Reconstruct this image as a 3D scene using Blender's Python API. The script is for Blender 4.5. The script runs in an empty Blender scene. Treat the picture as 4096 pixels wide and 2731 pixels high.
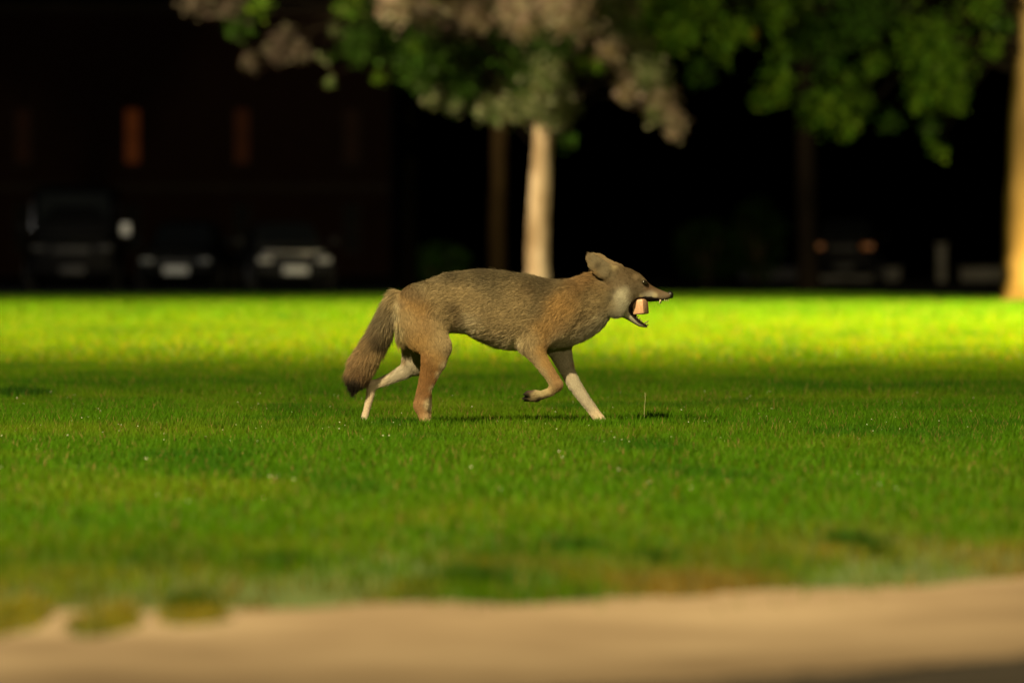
import bpy, bmesh, math, random
import numpy as np
from mathutils import Vector, Matrix

RNG = np.random.default_rng(7)
random.seed(7)
SC = bpy.context.scene
COL = SC.collection

# ------------------------------------------------------------------ camera
F_PX = 22755.6            # 200 mm on a 36 mm wide frame, 4096 px wide photograph
CAM_H = 0.675
HORIZON = 1030.0
D = 22.756                # distance of the coyote: 1000 photo pixels per metre there
PITCH = math.atan((1365.5 - HORIZON) / F_PX)
cam_data = bpy.data.cameras.new('camera')
cam_data.lens = 200.0
cam_data.sensor_width = 36.0
cam_data.clip_start = 0.1
cam_data.clip_end = 3000.0
cam_data.dof.use_dof = True
cam_data.dof.focus_distance = D - 0.06
cam_data.dof.aperture_fstop = 2.9
cam = bpy.data.objects.new('camera', cam_data)
cam.location = (0, 0, CAM_H)
cam.rotation_euler = (math.pi / 2 - PITCH, 0, 0)
COL.objects.link(cam)
SC.camera = cam

def at(px, py, Y):
    """photo pixel -> point on its ray at distance Y"""
    dx = (px - 2048.0) / F_PX
    dz = -(py - 1365.5) / F_PX
    c, s = math.cos(PITCH), math.sin(PITCH)
    fy, fz = c + dz * s, -s + dz * c
    return np.array([dx / fy * Y, Y, CAM_H + fz / fy * Y])

# ------------------------------------------------------------------ world: night sky
world = bpy.data.worlds.new('World')
SC.world = world
world.use_nodes = True
wn = world.node_tree.nodes
sky = wn.new('ShaderNodeTexSky')
sky.sky_type = 'NISHITA'
sky.sun_disc = False
sky.sun_elevation = math.radians(-6)
sky.sun_rotation = math.radians(140)
world.node_tree.links.new(sky.outputs[0], wn['Background'].inputs[0])
wn['Background'].inputs[1].default_value = 0.012

# ------------------------------------------------------------------ park lamps (heads stand outside the frame) and added fill lights
def spot(name, loc, target, energy, color, size_deg, blend, radius):
    l = bpy.data.lights.new(name, 'SPOT')
    l.energy = energy
    l.color = color
    l.spot_size = math.radians(size_deg)
    l.spot_blend = blend
    l.shadow_soft_size = radius
    o = bpy.data.objects.new(name, l)
    o.location = loc
    o.rotation_euler = (Vector(target) - Vector(loc)).to_track_quat('-Z', 'Y').to_euler()
    o['kind'] = 'helper'
    COL.objects.link(o)
    return o

WARM = (1.0, 0.80, 0.41)
spot('path_lamp_light', (-5.8, 11.0, 11.3), (0.5, 24.0, 0.0), 32000, WARM, 138, 0.85, 0.16)
spot('camera_fill_light', (11.0, -9.0, 10.5), (1.0, 22.0, 0.0), 13000, WARM, 80, 0.7, 0.16)  # added camera-side fill to soften the coyote's shadows
spot('lawn_floodlight', (19, 62, 11.0), (16.5, 62, 0.0), 350000, (1.0, 0.745, 0.20), 137, 0.26, 0.35)
spot('tree_lamp_light', (16, 70, 4.2), (3, 93, 3.4), 20000, (1.0, 0.82, 0.45), 80, 0.6, 0.3)
spot('lawn_lamp_light', (-9.8, 85.5, 3.6), (1.5, 95, 4.6), 19000, (1.0, 0.77, 0.45), 56, 0.6, 0.3)
spot('car_park_lamp_light', (-10, 98, 9.0), (-7.5, 119, 0.3), 3000, (1.0, 0.95, 0.85), 44, 0.8, 0.3)
spot('far_fill_light', (13, 126, 7.0), (7.5, 152, 0.6), 900, (1.0, 0.90, 0.70), 60, 0.8, 0.3)  # added to bring up the unlit shrubs, wall and far parked car

SC.view_settings.view_transform = 'Standard'
SC.view_settings.look = 'None'
SC.view_settings.exposure = 0.0
SC.view_settings.gamma = 1.0
SC.cycles.use_denoising = True
SC.cycles.max_bounces = 6
SC.cycles.diffuse_bounces = 3
SC.cycles.transparent_max_bounces = 8
SC.cycles.sample_clamp_indirect = 4.0
SC.cycles.caustics_reflective = False
SC.cycles.caustics_refractive = False

# ------------------------------------------------------------------ helpers
def lin(r, g, b):
    f = lambda c: ((c / 255.0 + 0.055) / 1.055) ** 2.4 if c > 10 else c / 255.0 / 12.92
    return (f(r), f(g), f(b))

def tag(o, label=None, cat=None, group=None, kind=None):
    if label: o['label'] = label
    if cat: o['category'] = cat
    if group: o['group'] = group
    if kind: o['kind'] = kind
    return o

def empty(name, loc, rz=0.0):
    o = bpy.data.objects.new(name, None)
    o.location = loc
    o.rotation_euler = (0, 0, rz)
    o.empty_display_size = 0.2
    COL.objects.link(o)
    return o

def link(name, mesh, mat=None, parent=None):
    if mat is not None and not mesh.materials:
        mesh.materials.append(mat)
    o = bpy.data.objects.new(name, mesh)
    COL.objects.link(o)
    if parent is not None:
        o.parent = parent
    return o

def mesh_np(name, V, faces_flat, counts, smooth=False):
    """V (n,3); faces_flat = loop vertex indices; counts = corners per face"""
    me = bpy.data.meshes.new(name)
    V = np.asarray(V, dtype=np.float32)
    faces_flat = np.asarray(faces_flat, dtype=np.int32).ravel()
    counts = np.asarray(counts, dtype=np.int32)
    me.vertices.add(len(V)); me.vertices.foreach_set('co', V.ravel())
    me.loops.add(len(faces_flat)); me.loops.foreach_set('vertex_index', faces_flat)
    me.polygons.add(len(counts))
    starts = np.concatenate([[0], np.cumsum(counts)[:-1]]).astype(np.int32)
    me.polygons.foreach_set('loop_start', starts)
    me.polygons.foreach_set('loop_total', counts)
    if smooth:
        me.polygons.foreach_set('use_smooth', np.ones(len(counts), dtype=bool))
    me.update(calc_edges=True)
    me.validate()
    return me

def point_color(me, cols, name='tint'):
    a = me.attributes.new(name, 'FLOAT_COLOR', 'POINT')
    c = np.ones((len(cols), 4), dtype=np.float32)
    c[:, :3] = cols
    a.data.foreach_set('color', c.ravel())

def bm_mesh(bm, name, smooth=False):
    me = bpy.data.meshes.new(name)
    bm.normal_update()
    bm.to_mesh(me)
    bm.free()
    if smooth:
        me.polygons.foreach_set('use_smooth', np.ones(len(me.polygons), dtype=bool))
    return me

def bm_box(bm, c, s, rot=None):
    m = Matrix.Translation(Vector(c))
    if rot is not None:
        m = m @ rot.to_4x4()
    m = m @ Matrix.Diagonal((s[0], s[1], s[2], 1))
    return bmesh.ops.create_cube(bm, size=1.0, matrix=m)['verts']

def box_mesh(name, c, s, bevel=0.0, seg=2):
    bm = bmesh.new()
    bm_box(bm, c, s)
    if bevel > 0:
        bmesh.ops.bevel(bm, geom=list(bm.edges), offset=bevel, segments=seg, affect='EDGES', profile=0.5)
    return bm_mesh(bm, name, bevel > 0)

def tube(points, radii, n=10, wob=0.0, seed=0, flat=1.0):
    """verts, faces(flat), counts of a tapered tube along points"""
    rg = np.random.default_rng(seed)
    P = np.asarray(points, float)
    R = np.asarray(radii, float)
    V, Fc, C = [], [], []
    T = np.gradient(P, axis=0)
    T /= np.linalg.norm(T, axis=1)[:, None] + 1e-9
    up = np.array([0.13, 0.97, 0.2])
    for i in range(len(P)):
        a = np.cross(T[i], up); a /= np.linalg.norm(a) + 1e-9
        b = np.cross(T[i], a)
        for k in range(n):
            t = 2 * math.pi * k / n
            r = R[i] * (1 + wob * rg.uniform(-1, 1))
            V.append(P[i] + r * (math.cos(t) * a + math.sin(t) * b * flat))
    for i in range(len(P) - 1):
        for k in range(n):
            k2 = (k + 1) % n
            Fc += [i * n + k, i * n + k2, (i + 1) * n + k2, (i + 1) * n + k]
            C.append(4)
    Fc += list(range(n))[::-1]; C.append(n)
    Fc += [(len(P) - 1) * n + k for k in range(n)]; C.append(n)
    return V, Fc, C

class Pile:
    """collects pieces into one mesh"""
    def __init__(self): self.V, self.F, self.C = [], [], []
    def add(self, VFC):
        V, Fc, C = VFC
        o = len(self.V)
        self.V += list(V); self.F += [f + o for f in Fc]; self.C += list(C)
    def mesh(self, name, smooth=True): return mesh_np(name, np.array(self.V), self.F, self.C, smooth)

def vnoise(x, y, seed=0):
    """smooth 2-D value noise, 0..1"""
    x = np.asarray(x, float); y = np.asarray(y, float)
    xi, yi = np.floor(x).astype(int), np.floor(y).astype(int)
    fx, fy = x - xi, y - yi
    fx, fy = fx * fx * (3 - 2 * fx), fy * fy * (3 - 2 * fy)
    def h(a, b):
        n = (a * 374761393 + b * 668265263 + seed * 974711) & 0x7fffffff
        n = ((n ^ (n >> 13)) * 1274126177) & 0x7fffffff
        return ((n ^ (n >> 16)) & 0xffff) / 65535.0
    return (h(xi, yi) * (1 - fx) * (1 - fy) + h(xi + 1, yi) * fx * (1 - fy)
            + h(xi, yi + 1) * (1 - fx) * fy + h(xi + 1, yi + 1) * fx * fy)

def fbm(x, y, seed=0):
    return 0.55 * vnoise(x, y, seed) + 0.3 * vnoise(x * 2.1, y * 2.1, seed + 1) + 0.15 * vnoise(x * 4.3, y * 4.3, seed + 2)

# ------------------------------------------------------------------ materials
def new_mat(name):
    m = bpy.data.materials.new(name)
    m.use_nodes = True
    nt = m.node_tree
    return m, nt, nt.nodes['Principled BSDF'], nt.nodes['Material Output']

def mat_noise(name, c1, c2, scale, rough=0.8, bump=0.3, detail=6, metallic=0.0, c3=None, coat=0.0, spec=0.4, stretch=(1, 1, 1)):
    m, nt, bsdf, out = new_mat(name)
    tc = nt.nodes.new('ShaderNodeTexCoord')
    mp = nt.nodes.new('ShaderNodeMapping'); mp.inputs['Scale'].default_value = stretch
    nt.links.new(tc.outputs['Object'], mp.inputs[0])
    nz = nt.nodes.new('ShaderNodeTexNoise'); nz.inputs['Scale'].default_value = scale; nz.inputs['Detail'].default_value = detail
    nt.links.new(mp.outputs[0], nz.inputs['Vector'])
    cr = nt.nodes.new('ShaderNodeValToRGB')
    cr.color_ramp.elements[0].position = 0.32; cr.color_ramp.elements[0].color = (*c1, 1)
    cr.color_ramp.elements[1].position = 0.68; cr.color_ramp.elements[1].color = (*c2, 1)
    if c3 is not None:
        e = cr.color_ramp.elements.new(0.5); e.color = (*c3, 1)
    nt.links.new(nz.outputs[0], cr.inputs[0])
    nt.links.new(cr.outputs[0], bsdf.inputs['Base Color'])
    bsdf.inputs['Roughness'].default_value = rough
    bsdf.inputs['Metallic'].default_value = metallic
    bsdf.inputs['Coat Weight'].default_value = coat
    bsdf.inputs['Specular IOR Level'].default_value = spec
    if bump > 0:
        n2 = nt.nodes.new('ShaderNodeTexNoise'); n2.inputs['Scale'].default_value = scale * 5; n2.inputs['Detail'].default_value = 8
        nt.links.new(mp.outputs[0], n2.inputs['Vector'])
        bp = nt.nodes.new('ShaderNodeBump'); bp.inputs['Strength'].default_value = bump; bp.inputs['Distance'].default_value = 0.02
        nt.links.new(n2.outputs[0], bp.inputs['Height'])
        nt.links.new(bp.outputs[0], bsdf.inputs['Normal'])
    return m

def mat_leafy(name, trans=0.45, rough=0.45, spec=0.4, yellow=(1.5, 1.4, 0.8)):
    """tint attribute x fine noise; diffuse + translucent + sheen of wax"""
    m, nt, bsdf, out = new_mat(name)
    at_ = nt.nodes.new('ShaderNodeAttribute'); at_.attribute_name = 'tint'
    bsdf.inputs['Roughness'].default_value = rough
    bsdf.inputs['Specular IOR Level'].default_value = spec
    nt.links.new(at_.outputs['Color'], bsdf.inputs['Base Color'])
    tr = nt.nodes.new('ShaderNodeBsdfTranslucent')
    hs = nt.nodes.new('ShaderNodeMix'); hs.data_type = 'RGBA'; hs.blend_type = 'MULTIPLY'; hs.inputs[0].default_value = 1.0
    hs.inputs[7].default_value = (*yellow, 1)           # light that comes through a blade turns yellower
    nt.links.new(at_.outputs['Color'], hs.inputs[6])
    nt.links.new(hs.outputs[2], tr.inputs['Color'])
    mx = nt.nodes.new('ShaderNodeMixShader'); mx.inputs[0].default_value = trans
    nt.links.new(bsdf.outputs[0], mx.inputs[1]); nt.links.new(tr.outputs[0], mx.inputs[2])
    nt.links.new(mx.outputs[0], out.inputs['Surface'])
    return m

def mat_plain(name, c, rough=0.5, metallic=0.0, coat=0.0, spec=0.5, emit=None, es=0.0):
    m = mat_noise(name, tuple(x * 0.85 for x in c), tuple(min(1, x * 1.12) for x in c), 14.0, rough, 0.0, 4, metallic, coat=coat, spec=spec)
    if emit is not None:
        b = m.node_tree.nodes['Principled BSDF']
        b.inputs['Emission Color'].default_value = (*emit, 1)
        b.inputs['Emission Strength'].default_value = es
    return m

M_GROUND = mat_noise('dark_earth', (0.02, 0.018, 0.014), (0.045, 0.04, 0.03), 0.7, 0.95, 0.2, spec=0.05)
M_ASPHALT = mat_noise('asphalt', (0.02, 0.02, 0.02), (0.035, 0.034, 0.033), 6.0, 0.95, 0.3, spec=0.05)
M_TURF = mat_noise('turf_soil', (0.028, 0.045, 0.006), (0.06, 0.06, 0.018), 2.2, 0.95, 0.5, c3=(0.035, 0.062, 0.008))
M_PATH = mat_noise('path_grit', (0.115, 0.083, 0.055), (0.225, 0.172, 0.120), 1.3, 0.95, 0.6, c3=(0.168, 0.124, 0.084), spec=0.1)
M_MULCH = mat_noise('mulch', (0.008, 0.006, 0.004), (0.03, 0.02, 0.012), 18.0, 0.95, 0.8)
M_KERB = mat_noise('kerb_concrete', (0.2, 0.19, 0.17), (0.32, 0.31, 0.28), 3.0, 0.9, 0.3)
M_BARK = mat_noise('bark', (0.16, 0.11, 0.055), (0.52, 0.44, 0.31), 3.2, 0.95, 0.7, c3=(0.36, 0.28, 0.18), spec=0.1, stretch=(1, 1, 0.35))
M_BARK2 = mat_noise('bark_dark', (0.10, 0.07, 0.04), (0.22, 0.15, 0.09), 2.5, 0.95, 0.7, stretch=(1, 1, 0.3))
M_GRASS = mat_leafy('grass_blades', 0.45, 0.6, 0.06, (1.9, 1.35, 0.3))
M_LEAF = mat_leafy('leaves', 0.45, 0.5, 0.25)

# ------------------------------------------------------------------ ground sheets
def sheet(name, pts, z, mat, kind='structure', label=None):
    me = bpy.data.meshes.new(name)
    me.from_pydata([(p[0], p[1], z) for p in pts], [], [list(range(len(pts)))])
    o = link(name, me, mat)
    tag(o, label, None, None, kind)
    return o

sheet('ground', [(-1500, -200), (1500, -200), (1500, 2500), (-1500, 2500)], -0.012, M_GROUND, label='dark bare earth around the park')
sheet('car_park', [(-140, 103.5), (140, 103.5), (140, 176), (-140, 176)], -0.008, M_ASPHALT, label='dark asphalt car park beyond the lawn')

def y_ground(py): return F_PX * CAM_H / (py - HORIZON)
# far edge of the lawn, traced across the frame
far_edge = []
for px, py in ((-1400, 1196), (0, 1184), (900, 1180), (1700, 1178), (2600, 1172), (3300, 1178), (3700, 1188), (4096, 1198), (5200, 1206)):
    Y = y_ground(py)
    far_edge.append(((px - 2048) / F_PX * Y, Y))
fe_x = np.array([p[0] for p in far_edge]); fe_y = np.array([p[1] for p in far_edge])
lawn_pts = [(-60, 6.5), (60, 6.5), (60, fe_y[-1])] + far_edge[::-1] + [(-60, fe_y[0])]
sheet('lawn', lawn_pts, -0.004, M_TURF, label='short mown green lawn lit by park lamps')

# ------------------------------------------------------------------ path (grit sheet with a ragged edge and grass islands)
def path_edge_far(X):
    xs = np.array([-3.0, -0.95, -0.60, -0.30, -0.12, 0.0, 0.27, 0.65, 1.09, 3.0])
    ys = np.array([9.3, 10.15, 10.62, 10.98, 11.08, 10.90, 11.25, 11.55, 12.0, 13.8])
    return np.interp(X, xs, ys)
def path_edge_near(X):
    return np.interp(X, [-3.0, 0.0, 0.36, 0.62, 0.76, 0.85, 3.0], [8.0, 8.72, 9.06, 9.30, 9.50, 9.60, 11.1])
ISL = [(at(60, 2500, 1.0), 135, 62), (at(400, 2490, 1), 135, 52), (at(655, 2452, 1), 120, 32)]
def island(X, Y):
    """1 inside one of the grass islands on the path's edge (measured on the ground)"""
    m = np.zeros_like(X)
    for cx, cy, rx, ry, a in ((-0.955, 10.55, 0.105, 0.58, 0.0), (-0.752, 10.50, 0.066, 0.50, 0.0), (-0.595, 10.70, 0.068, 0.33, 0.0)):
        d = ((X - cx) / rx) ** 2 + ((Y - cy) / ry) ** 2
        m = np.maximum(m, (d < 1.0 + 0.5 * (vnoise(X * 30, Y * 9, 5) - 0.5)))
    return m
def on_path(X, Y):
    n = (fbm(X * 5.0, Y * 3.0, 3) - 0.5) * 0.32
    inside = (Y < path_edge_far(X) + n) & (Y > path_edge_near(X) + 0.4 * n)
    # worn bare loop round the islands
    inside = inside | ((X < -0.52) & (Y < 10.72 + 1.6 * n + (X + 0.9) * 0.2) & (Y > path_edge_near(X)))
    return inside & (island(X, Y) < 0.5)
gx = np.arange(-2.6, 2.6, 0.02); gy = np.arange(7.9, 13.6, 0.035)
GX, GY = np.meshgrid(gx, gy, indexing='ij')
cell = on_path(GX[:-1, :-1] + 0.01, GY[:-1, :-1] + 0.017)
idx = np.arange(GX.size).reshape(GX.shape)
q = np.stack([idx[:-1, :-1], idx[1:, :-1], idx[1:, 1:], idx[:-1, 1:]], -1)[cell]
zp = 0.002 + 0.010 * (fbm(GX * 4, GY * 4, 11) - 0.3).clip(0)
me = mesh_np('path', np.stack([GX, GY, zp], -1).reshape(-1, 3), q, np.full(len(q), 4), True)
tag(link('path', me, M_PATH), 'tan gritty footpath with ragged grass edge', None, None, 'structure')
sheet('planting_bed', [(-2.6, 5.0), (3.2, 5.0), (3.2, 11.0), (0.86, 9.62), (0.62, 9.32), (0.36, 9.08), (-2.6, 7.6)], 0.0, M_MULCH, label='dark mulch bed at the near side of the footpath')

# ------------------------------------------------------------------ grass
class Blades:
    def __init__(self): self.V, self.C3, self.F, self.N, self.n = [], [], [], [], 0
    def add(self, X, Y, hgt, wid, col, lean=0.5, two=True, z0=-0.004):
        n = len(X)
        if n == 0: return
        az = RNG.uniform(0, 2 * np.pi, n); fa = RNG.uniform(0, 2 * np.pi, n)
        L = hgt * lean * RNG.uniform(0.1, 1.0, n)
        dx, dy = np.cos(az) * L, np.sin(az) * L
        wx, wy = np.cos(fa) * wid / 2, np.sin(fa) * wid / 2
        z0 = np.full(n, z0)
        A = np.stack([X - wx, Y - wy, z0], 1); B = np.stack([X + wx, Y + wy, z0], 1)
        tip = np.stack([X + dx, Y + dy, z0 + hgt], 1)
        if two:
            mz = z0 + hgt * 0.55
            Cm = np.stack([X - wx * .8 + dx * .3, Y - wy * .8 + dy * .3, mz], 1)
            Dm = np.stack([X + wx * .8 + dx * .3, Y + wy * .8 + dy * .3, mz], 1)
            V = np.stack([A, B, Dm, Cm, tip], 1).reshape(-1, 3)
            b = self.n + 5 * np.arange(n)[:, None]
            self.F.append(np.concatenate([b + np.array([[0, 1, 2, 3]]), b + np.array([[3, 2, 4]])], 1).ravel())
            self.N.append(np.tile([4, 3], n)); k = 5
        else:
            V = np.stack([A, B, tip], 1).reshape(-1, 3)
            b = self.n + 3 * np.arange(n)[:, None]
            self.F.append((b + np.array([[0, 1, 2]])).ravel())
            self.N.append(np.full(n, 3)); k = 3
        self.V.append(V); self.C3.append(np.repeat(col, k, axis=0)); self.n += k * n
    def build(self, name):
        me = mesh_np(name, np.concatenate(self.V), np.concatenate(self.F), np.concatenate(self.N), False)
        point_color(me, np.concatenate(self.C3))
        return me

def blade_color(X, Y, n):
    g = np.array([0.064, 0.172, 0.004]); y = np.array([0.125, 0.205, 0.008]); d = np.array([0.028, 0.110, 0.005]); br = np.array([0.22, 0.155, 0.055])
    c = np.tile(g, (n, 1))
    t = RNG.random(n)[:, None]
    c = c * (0.7 + 0.6 * t)
    m1 = fbm(X * 1.1, Y * 0.55, 21)[:, None]
    c = c + (y - c) * np.clip((m1 - 0.45) * 2.2, 0, 0.7) * np.where(Y > 28, 0.4, 1.0)[:, None]
    c = np.where(island(X, Y)[:, None] > 0.5, np.array([0.24, 0.25, 0.025]), c)
    m2 = fbm(X * 2.0, Y * 0.8, 33)[:, None]
    c = c + (d - c) * np.clip((m2 - 0.52) * 3.0, 0, 0.8)
    # worn, drier grass close to the path
    gap = (Y - path_edge_far(X))[:, None]
    m3 = fbm(X * 2.6, Y * 1.3, 44)[:, None]
    dry = np.clip((m3 - 0.40) * 3.4, 0, 1) * np.clip(1.1 - gap / 2.6, 0, 1) * np.where(island(X, Y)[:, None] > 0.5, 0.25, 1.0)
    c = c + (br - c) * dry * 0.85
    dead = (RNG.random(n) < 0.05)[:, None]
    return np.where(dead, br * 1.1, c)

GR = Blades()
def scatter(y0, y1, dens, hgt, wid, two, marg=1.3, lean=0.6):
    xm = 0.092 * y1 + marg
    n = int(dens * (y1 - y0) * 2 * xm)
    X = RNG.uniform(-xm, xm, n); Y = RNG.uniform(y0, y1, n)
    k = (np.abs(X) < 0.092 * Y + marg) & (Y < np.interp(X, fe_x, fe_y) + 0.2) & (~on_path(X, Y) | (RNG.random(n) < 0.30 * np.exp(-np.maximum(path_edge_far(X) - Y, 0) / 0.16) * (fbm(X * 9, Y * 5, 91) > 0.5))) & (Y > path_edge_far(X) - 0.7)
    # bare, worn spots beside the path
    gap = Y - path_edge_far(X)
    bare = np.clip(1.1 - gap / 2.6, 0, 1) * np.clip((fbm(X * 2.3, Y * 1.1, 55) - 0.38) * 5, 0, 1)
    bare = np.where(island(X, Y) > 0.5, 0.0, bare)
    k &= RNG.random(n) > bare * 0.93
    X, Y = X[k], Y[k]; n = len(X)
    tall = 0.65 + 0.7 * fbm(X * 3.0, Y * 1.5, 66)
    h = hgt * tall * RNG.uniform(0.55, 1.25, n)
    w = wid * RNG.uniform(0.7, 1.3, n)
    h = np.where(island(X, Y) > 0.5, h * 0.6, h)
    GR.add(X, Y, h, w, blade_color(X, Y, n), lean, two)
scatter(9.4, 14.0, 3600, 0.034, 0.0040, True, 0.8)
scatter(14.0, 19.0, 3600, 0.034, 0.0040, True, 0.9)
scatter(19.0, 27.0, 5200, 0.036, 0.0034, True, 1.0)
scatter(27.0, 36.0, 1900, 0.040, 0.0055, False)
scatter(36.0, 60.0, 520, 0.046, 0.011, False)
scatter(60.0, 104.0, 190, 0.055, 0.022, False, 2.0)
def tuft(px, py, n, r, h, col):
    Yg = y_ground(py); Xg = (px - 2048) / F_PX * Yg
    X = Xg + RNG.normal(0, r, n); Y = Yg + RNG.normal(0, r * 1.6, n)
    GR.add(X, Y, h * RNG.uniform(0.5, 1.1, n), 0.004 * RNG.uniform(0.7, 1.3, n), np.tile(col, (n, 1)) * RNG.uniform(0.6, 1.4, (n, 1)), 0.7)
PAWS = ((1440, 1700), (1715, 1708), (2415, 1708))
for px, py in PAWS:          # turf standing round the planted feet
    tuft(px, py + 7, 420, 0.042, 0.047, np.array([0.064, 0.165, 0.004]))
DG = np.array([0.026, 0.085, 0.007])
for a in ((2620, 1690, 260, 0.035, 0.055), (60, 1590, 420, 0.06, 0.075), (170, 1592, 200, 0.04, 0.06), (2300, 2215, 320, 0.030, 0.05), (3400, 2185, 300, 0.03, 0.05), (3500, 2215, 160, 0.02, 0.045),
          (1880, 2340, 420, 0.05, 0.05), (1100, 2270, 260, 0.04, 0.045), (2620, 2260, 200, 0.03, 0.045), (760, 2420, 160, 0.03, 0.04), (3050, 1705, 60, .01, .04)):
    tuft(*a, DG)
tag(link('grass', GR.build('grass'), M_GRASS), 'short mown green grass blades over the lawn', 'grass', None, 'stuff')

# pale fallen petals, and white specks painted as dew glints: nobody could count them
bm = bmesh.new()
for i in range(190):
    py = RNG.uniform(1585, 1790) if i < 165 else RNG.uniform(1790, 2050)
    px = RNG.uniform(-100, 4200)
    Y = y_ground(py); X = (px - 2048) / F_PX * Y
    s = RNG.uniform(0.0009, 0.0022) * (1.6 if RNG.random() < 0.08 else 1.0)
    bmesh.ops.create_icosphere(bm, subdivisions=1, radius=s, matrix=Matrix.Translation((X, Y, RNG.uniform(0.018, 0.034))) @ Matrix.Diagonal((1.5, 1.0, 0.8, 1)))
M_DEW = mat_plain('petal_glint', (0.75, 0.72, 0.6), 0.25, spec=0.8)
tag(link('petals_and_glints', bm_mesh(bm, 'petals_and_glints', True), M_DEW), 'tiny pale petals and painted dew glints scattered in the grass', 'petals', None, 'stuff')

# one dry stalk standing in front of the coyote
pl = Pile()
sx = (2578 - 2048) / F_PX * (D + 0.1)
pl.add(tube([(sx, D + 0.1, 0), (sx - 0.001, D + 0.1, 0.05), (sx + 0.003, D + 0.1, 0.105), (sx + 0.002, D + 0.1, 0.133)], [0.0007, 0.0006, 0.0005, 0.0003], 5))
tag(link('grass_stalk', pl.mesh('grass_stalk'), mat_plain('dry_stalk', (0.5, 0.45, 0.25), 0.6)), 'single thin dry grass stalk standing up in the turf', 'stalk')

# ------------------------------------------------------------------ trees
M_BARK5 = mat_noise('bark_ochre', (0.19, 0.12, 0.045), (0.42, 0.29, 0.13), 1.6, 0.95, 0.7, c3=(0.31, 0.20, 0.08), spec=0.05, stretch=(1, 1, 0.35))
M_BARK4 = mat_noise('bark_brown', (0.05, 0.033, 0.015), (0.10, 0.066, 0.03), 2.5, 0.95, 0.7, spec=0.05, stretch=(1, 1, 0.3))
M_BARK3 = mat_noise('bark_dimmed', (0.005, 0.004, 0.0025), (0.012, 0.009, 0.006), 2.5, 0.95, 0.7, spec=0.05, stretch=(1, 1, 0.3))  # bark colour darkened so limbs and far trunks look unlit
def leaf_template():
    # five-lobed leaf, stalk at the origin, 1 unit long
    out = [(0.0, 0.0), (0.30, 0.02), (0.42, 0.20), (0.26, 0.28), (0.52, 0.58), (0.22, 0.58), (0.0, 1.0),
           (-0.22, 0.58), (-0.52, 0.58), (-0.26, 0.28), (-0.42, 0.20), (-0.30, 0.02)]
    V = [(0.0, 0.36, 0.0)] + [(x, y, -0.16 * abs(x) - 0.10 * y * y) for x, y in out]
    Fc = []
    n = len(out)
    for i in range(n):
        Fc.append((0, 1 + i, 1 + (i + 1) % n))
    return np.array(V), np.array(Fc)
LT_V, LT_F = leaf_template()

def leaves_mesh(name, P, size, cols, droop=0.6):
    n = len(P)
    az = RNG.uniform(0, 2 * np.pi, n); pit = -RNG.uniform(0.1, 1.35, n) * droop - 0.1; rol = RNG.normal(0, 0.6, n)
    ca, sa, cp, sp, cr, sr = np.cos(az), np.sin(az), np.cos(pit), np.sin(pit), np.cos(rol), np.sin(rol)
    fwd = np.stack([ca * cp, sa * cp, sp], 1)
    side = np.stack([-sa, ca, np.zeros(n)], 1)
    up = np.cross(side, fwd)
    s2 = side * cr[:, None] + up * sr[:, None]; u2 = -side * sr[:, None] + up * cr[:, None]
    V = (LT_V[None, :, 0:1] * s2[:, None] + LT_V[None, :, 1:2] * fwd[:, None] + LT_V[None, :, 2:3] * u2[:, None]) * size[:, None, None] + P[:, None]
    k = len(LT_V)
    F_ = (LT_F[None] + (k * np.arange(n))[:, None, None]).reshape(-1)
    me = mesh_np(name, V.reshape(-1, 3), F_, np.full(n * len(LT_F), 3), False)
    point_color(me, np.repeat(cols, k, axis=0))
    return me

G_LEAF = np.array([0.045, 0.125, 0.010]); Y_LEAF = np.array([0.11, 0.18, 0.014]); P_LEAF = np.array([0.36, 0.265, 0.225]); S_LEAF = np.array([0.30, 0.31, 0.19]); D_LEAF = np.array([0.02, 0.035, 0.008]); O_LEAF = np.array([0.35, 0.14, 0.03])  # P_LEAF and S_LEAF carry the lamp's pale sheen in their colour
PAL = {'p': (P_LEAF, S_LEAF), 's': (S_LEAF, G_LEAF), 'g': (G_LEAF, Y_LEAF), 'y': (Y_LEAF, G_LEAF), 'd': (D_LEAF, G_LEAF), 'o': (O_LEAF, Y_LEAF), 'q': (P_LEAF * 0.3, S_LEAF * 0.3)}

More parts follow.
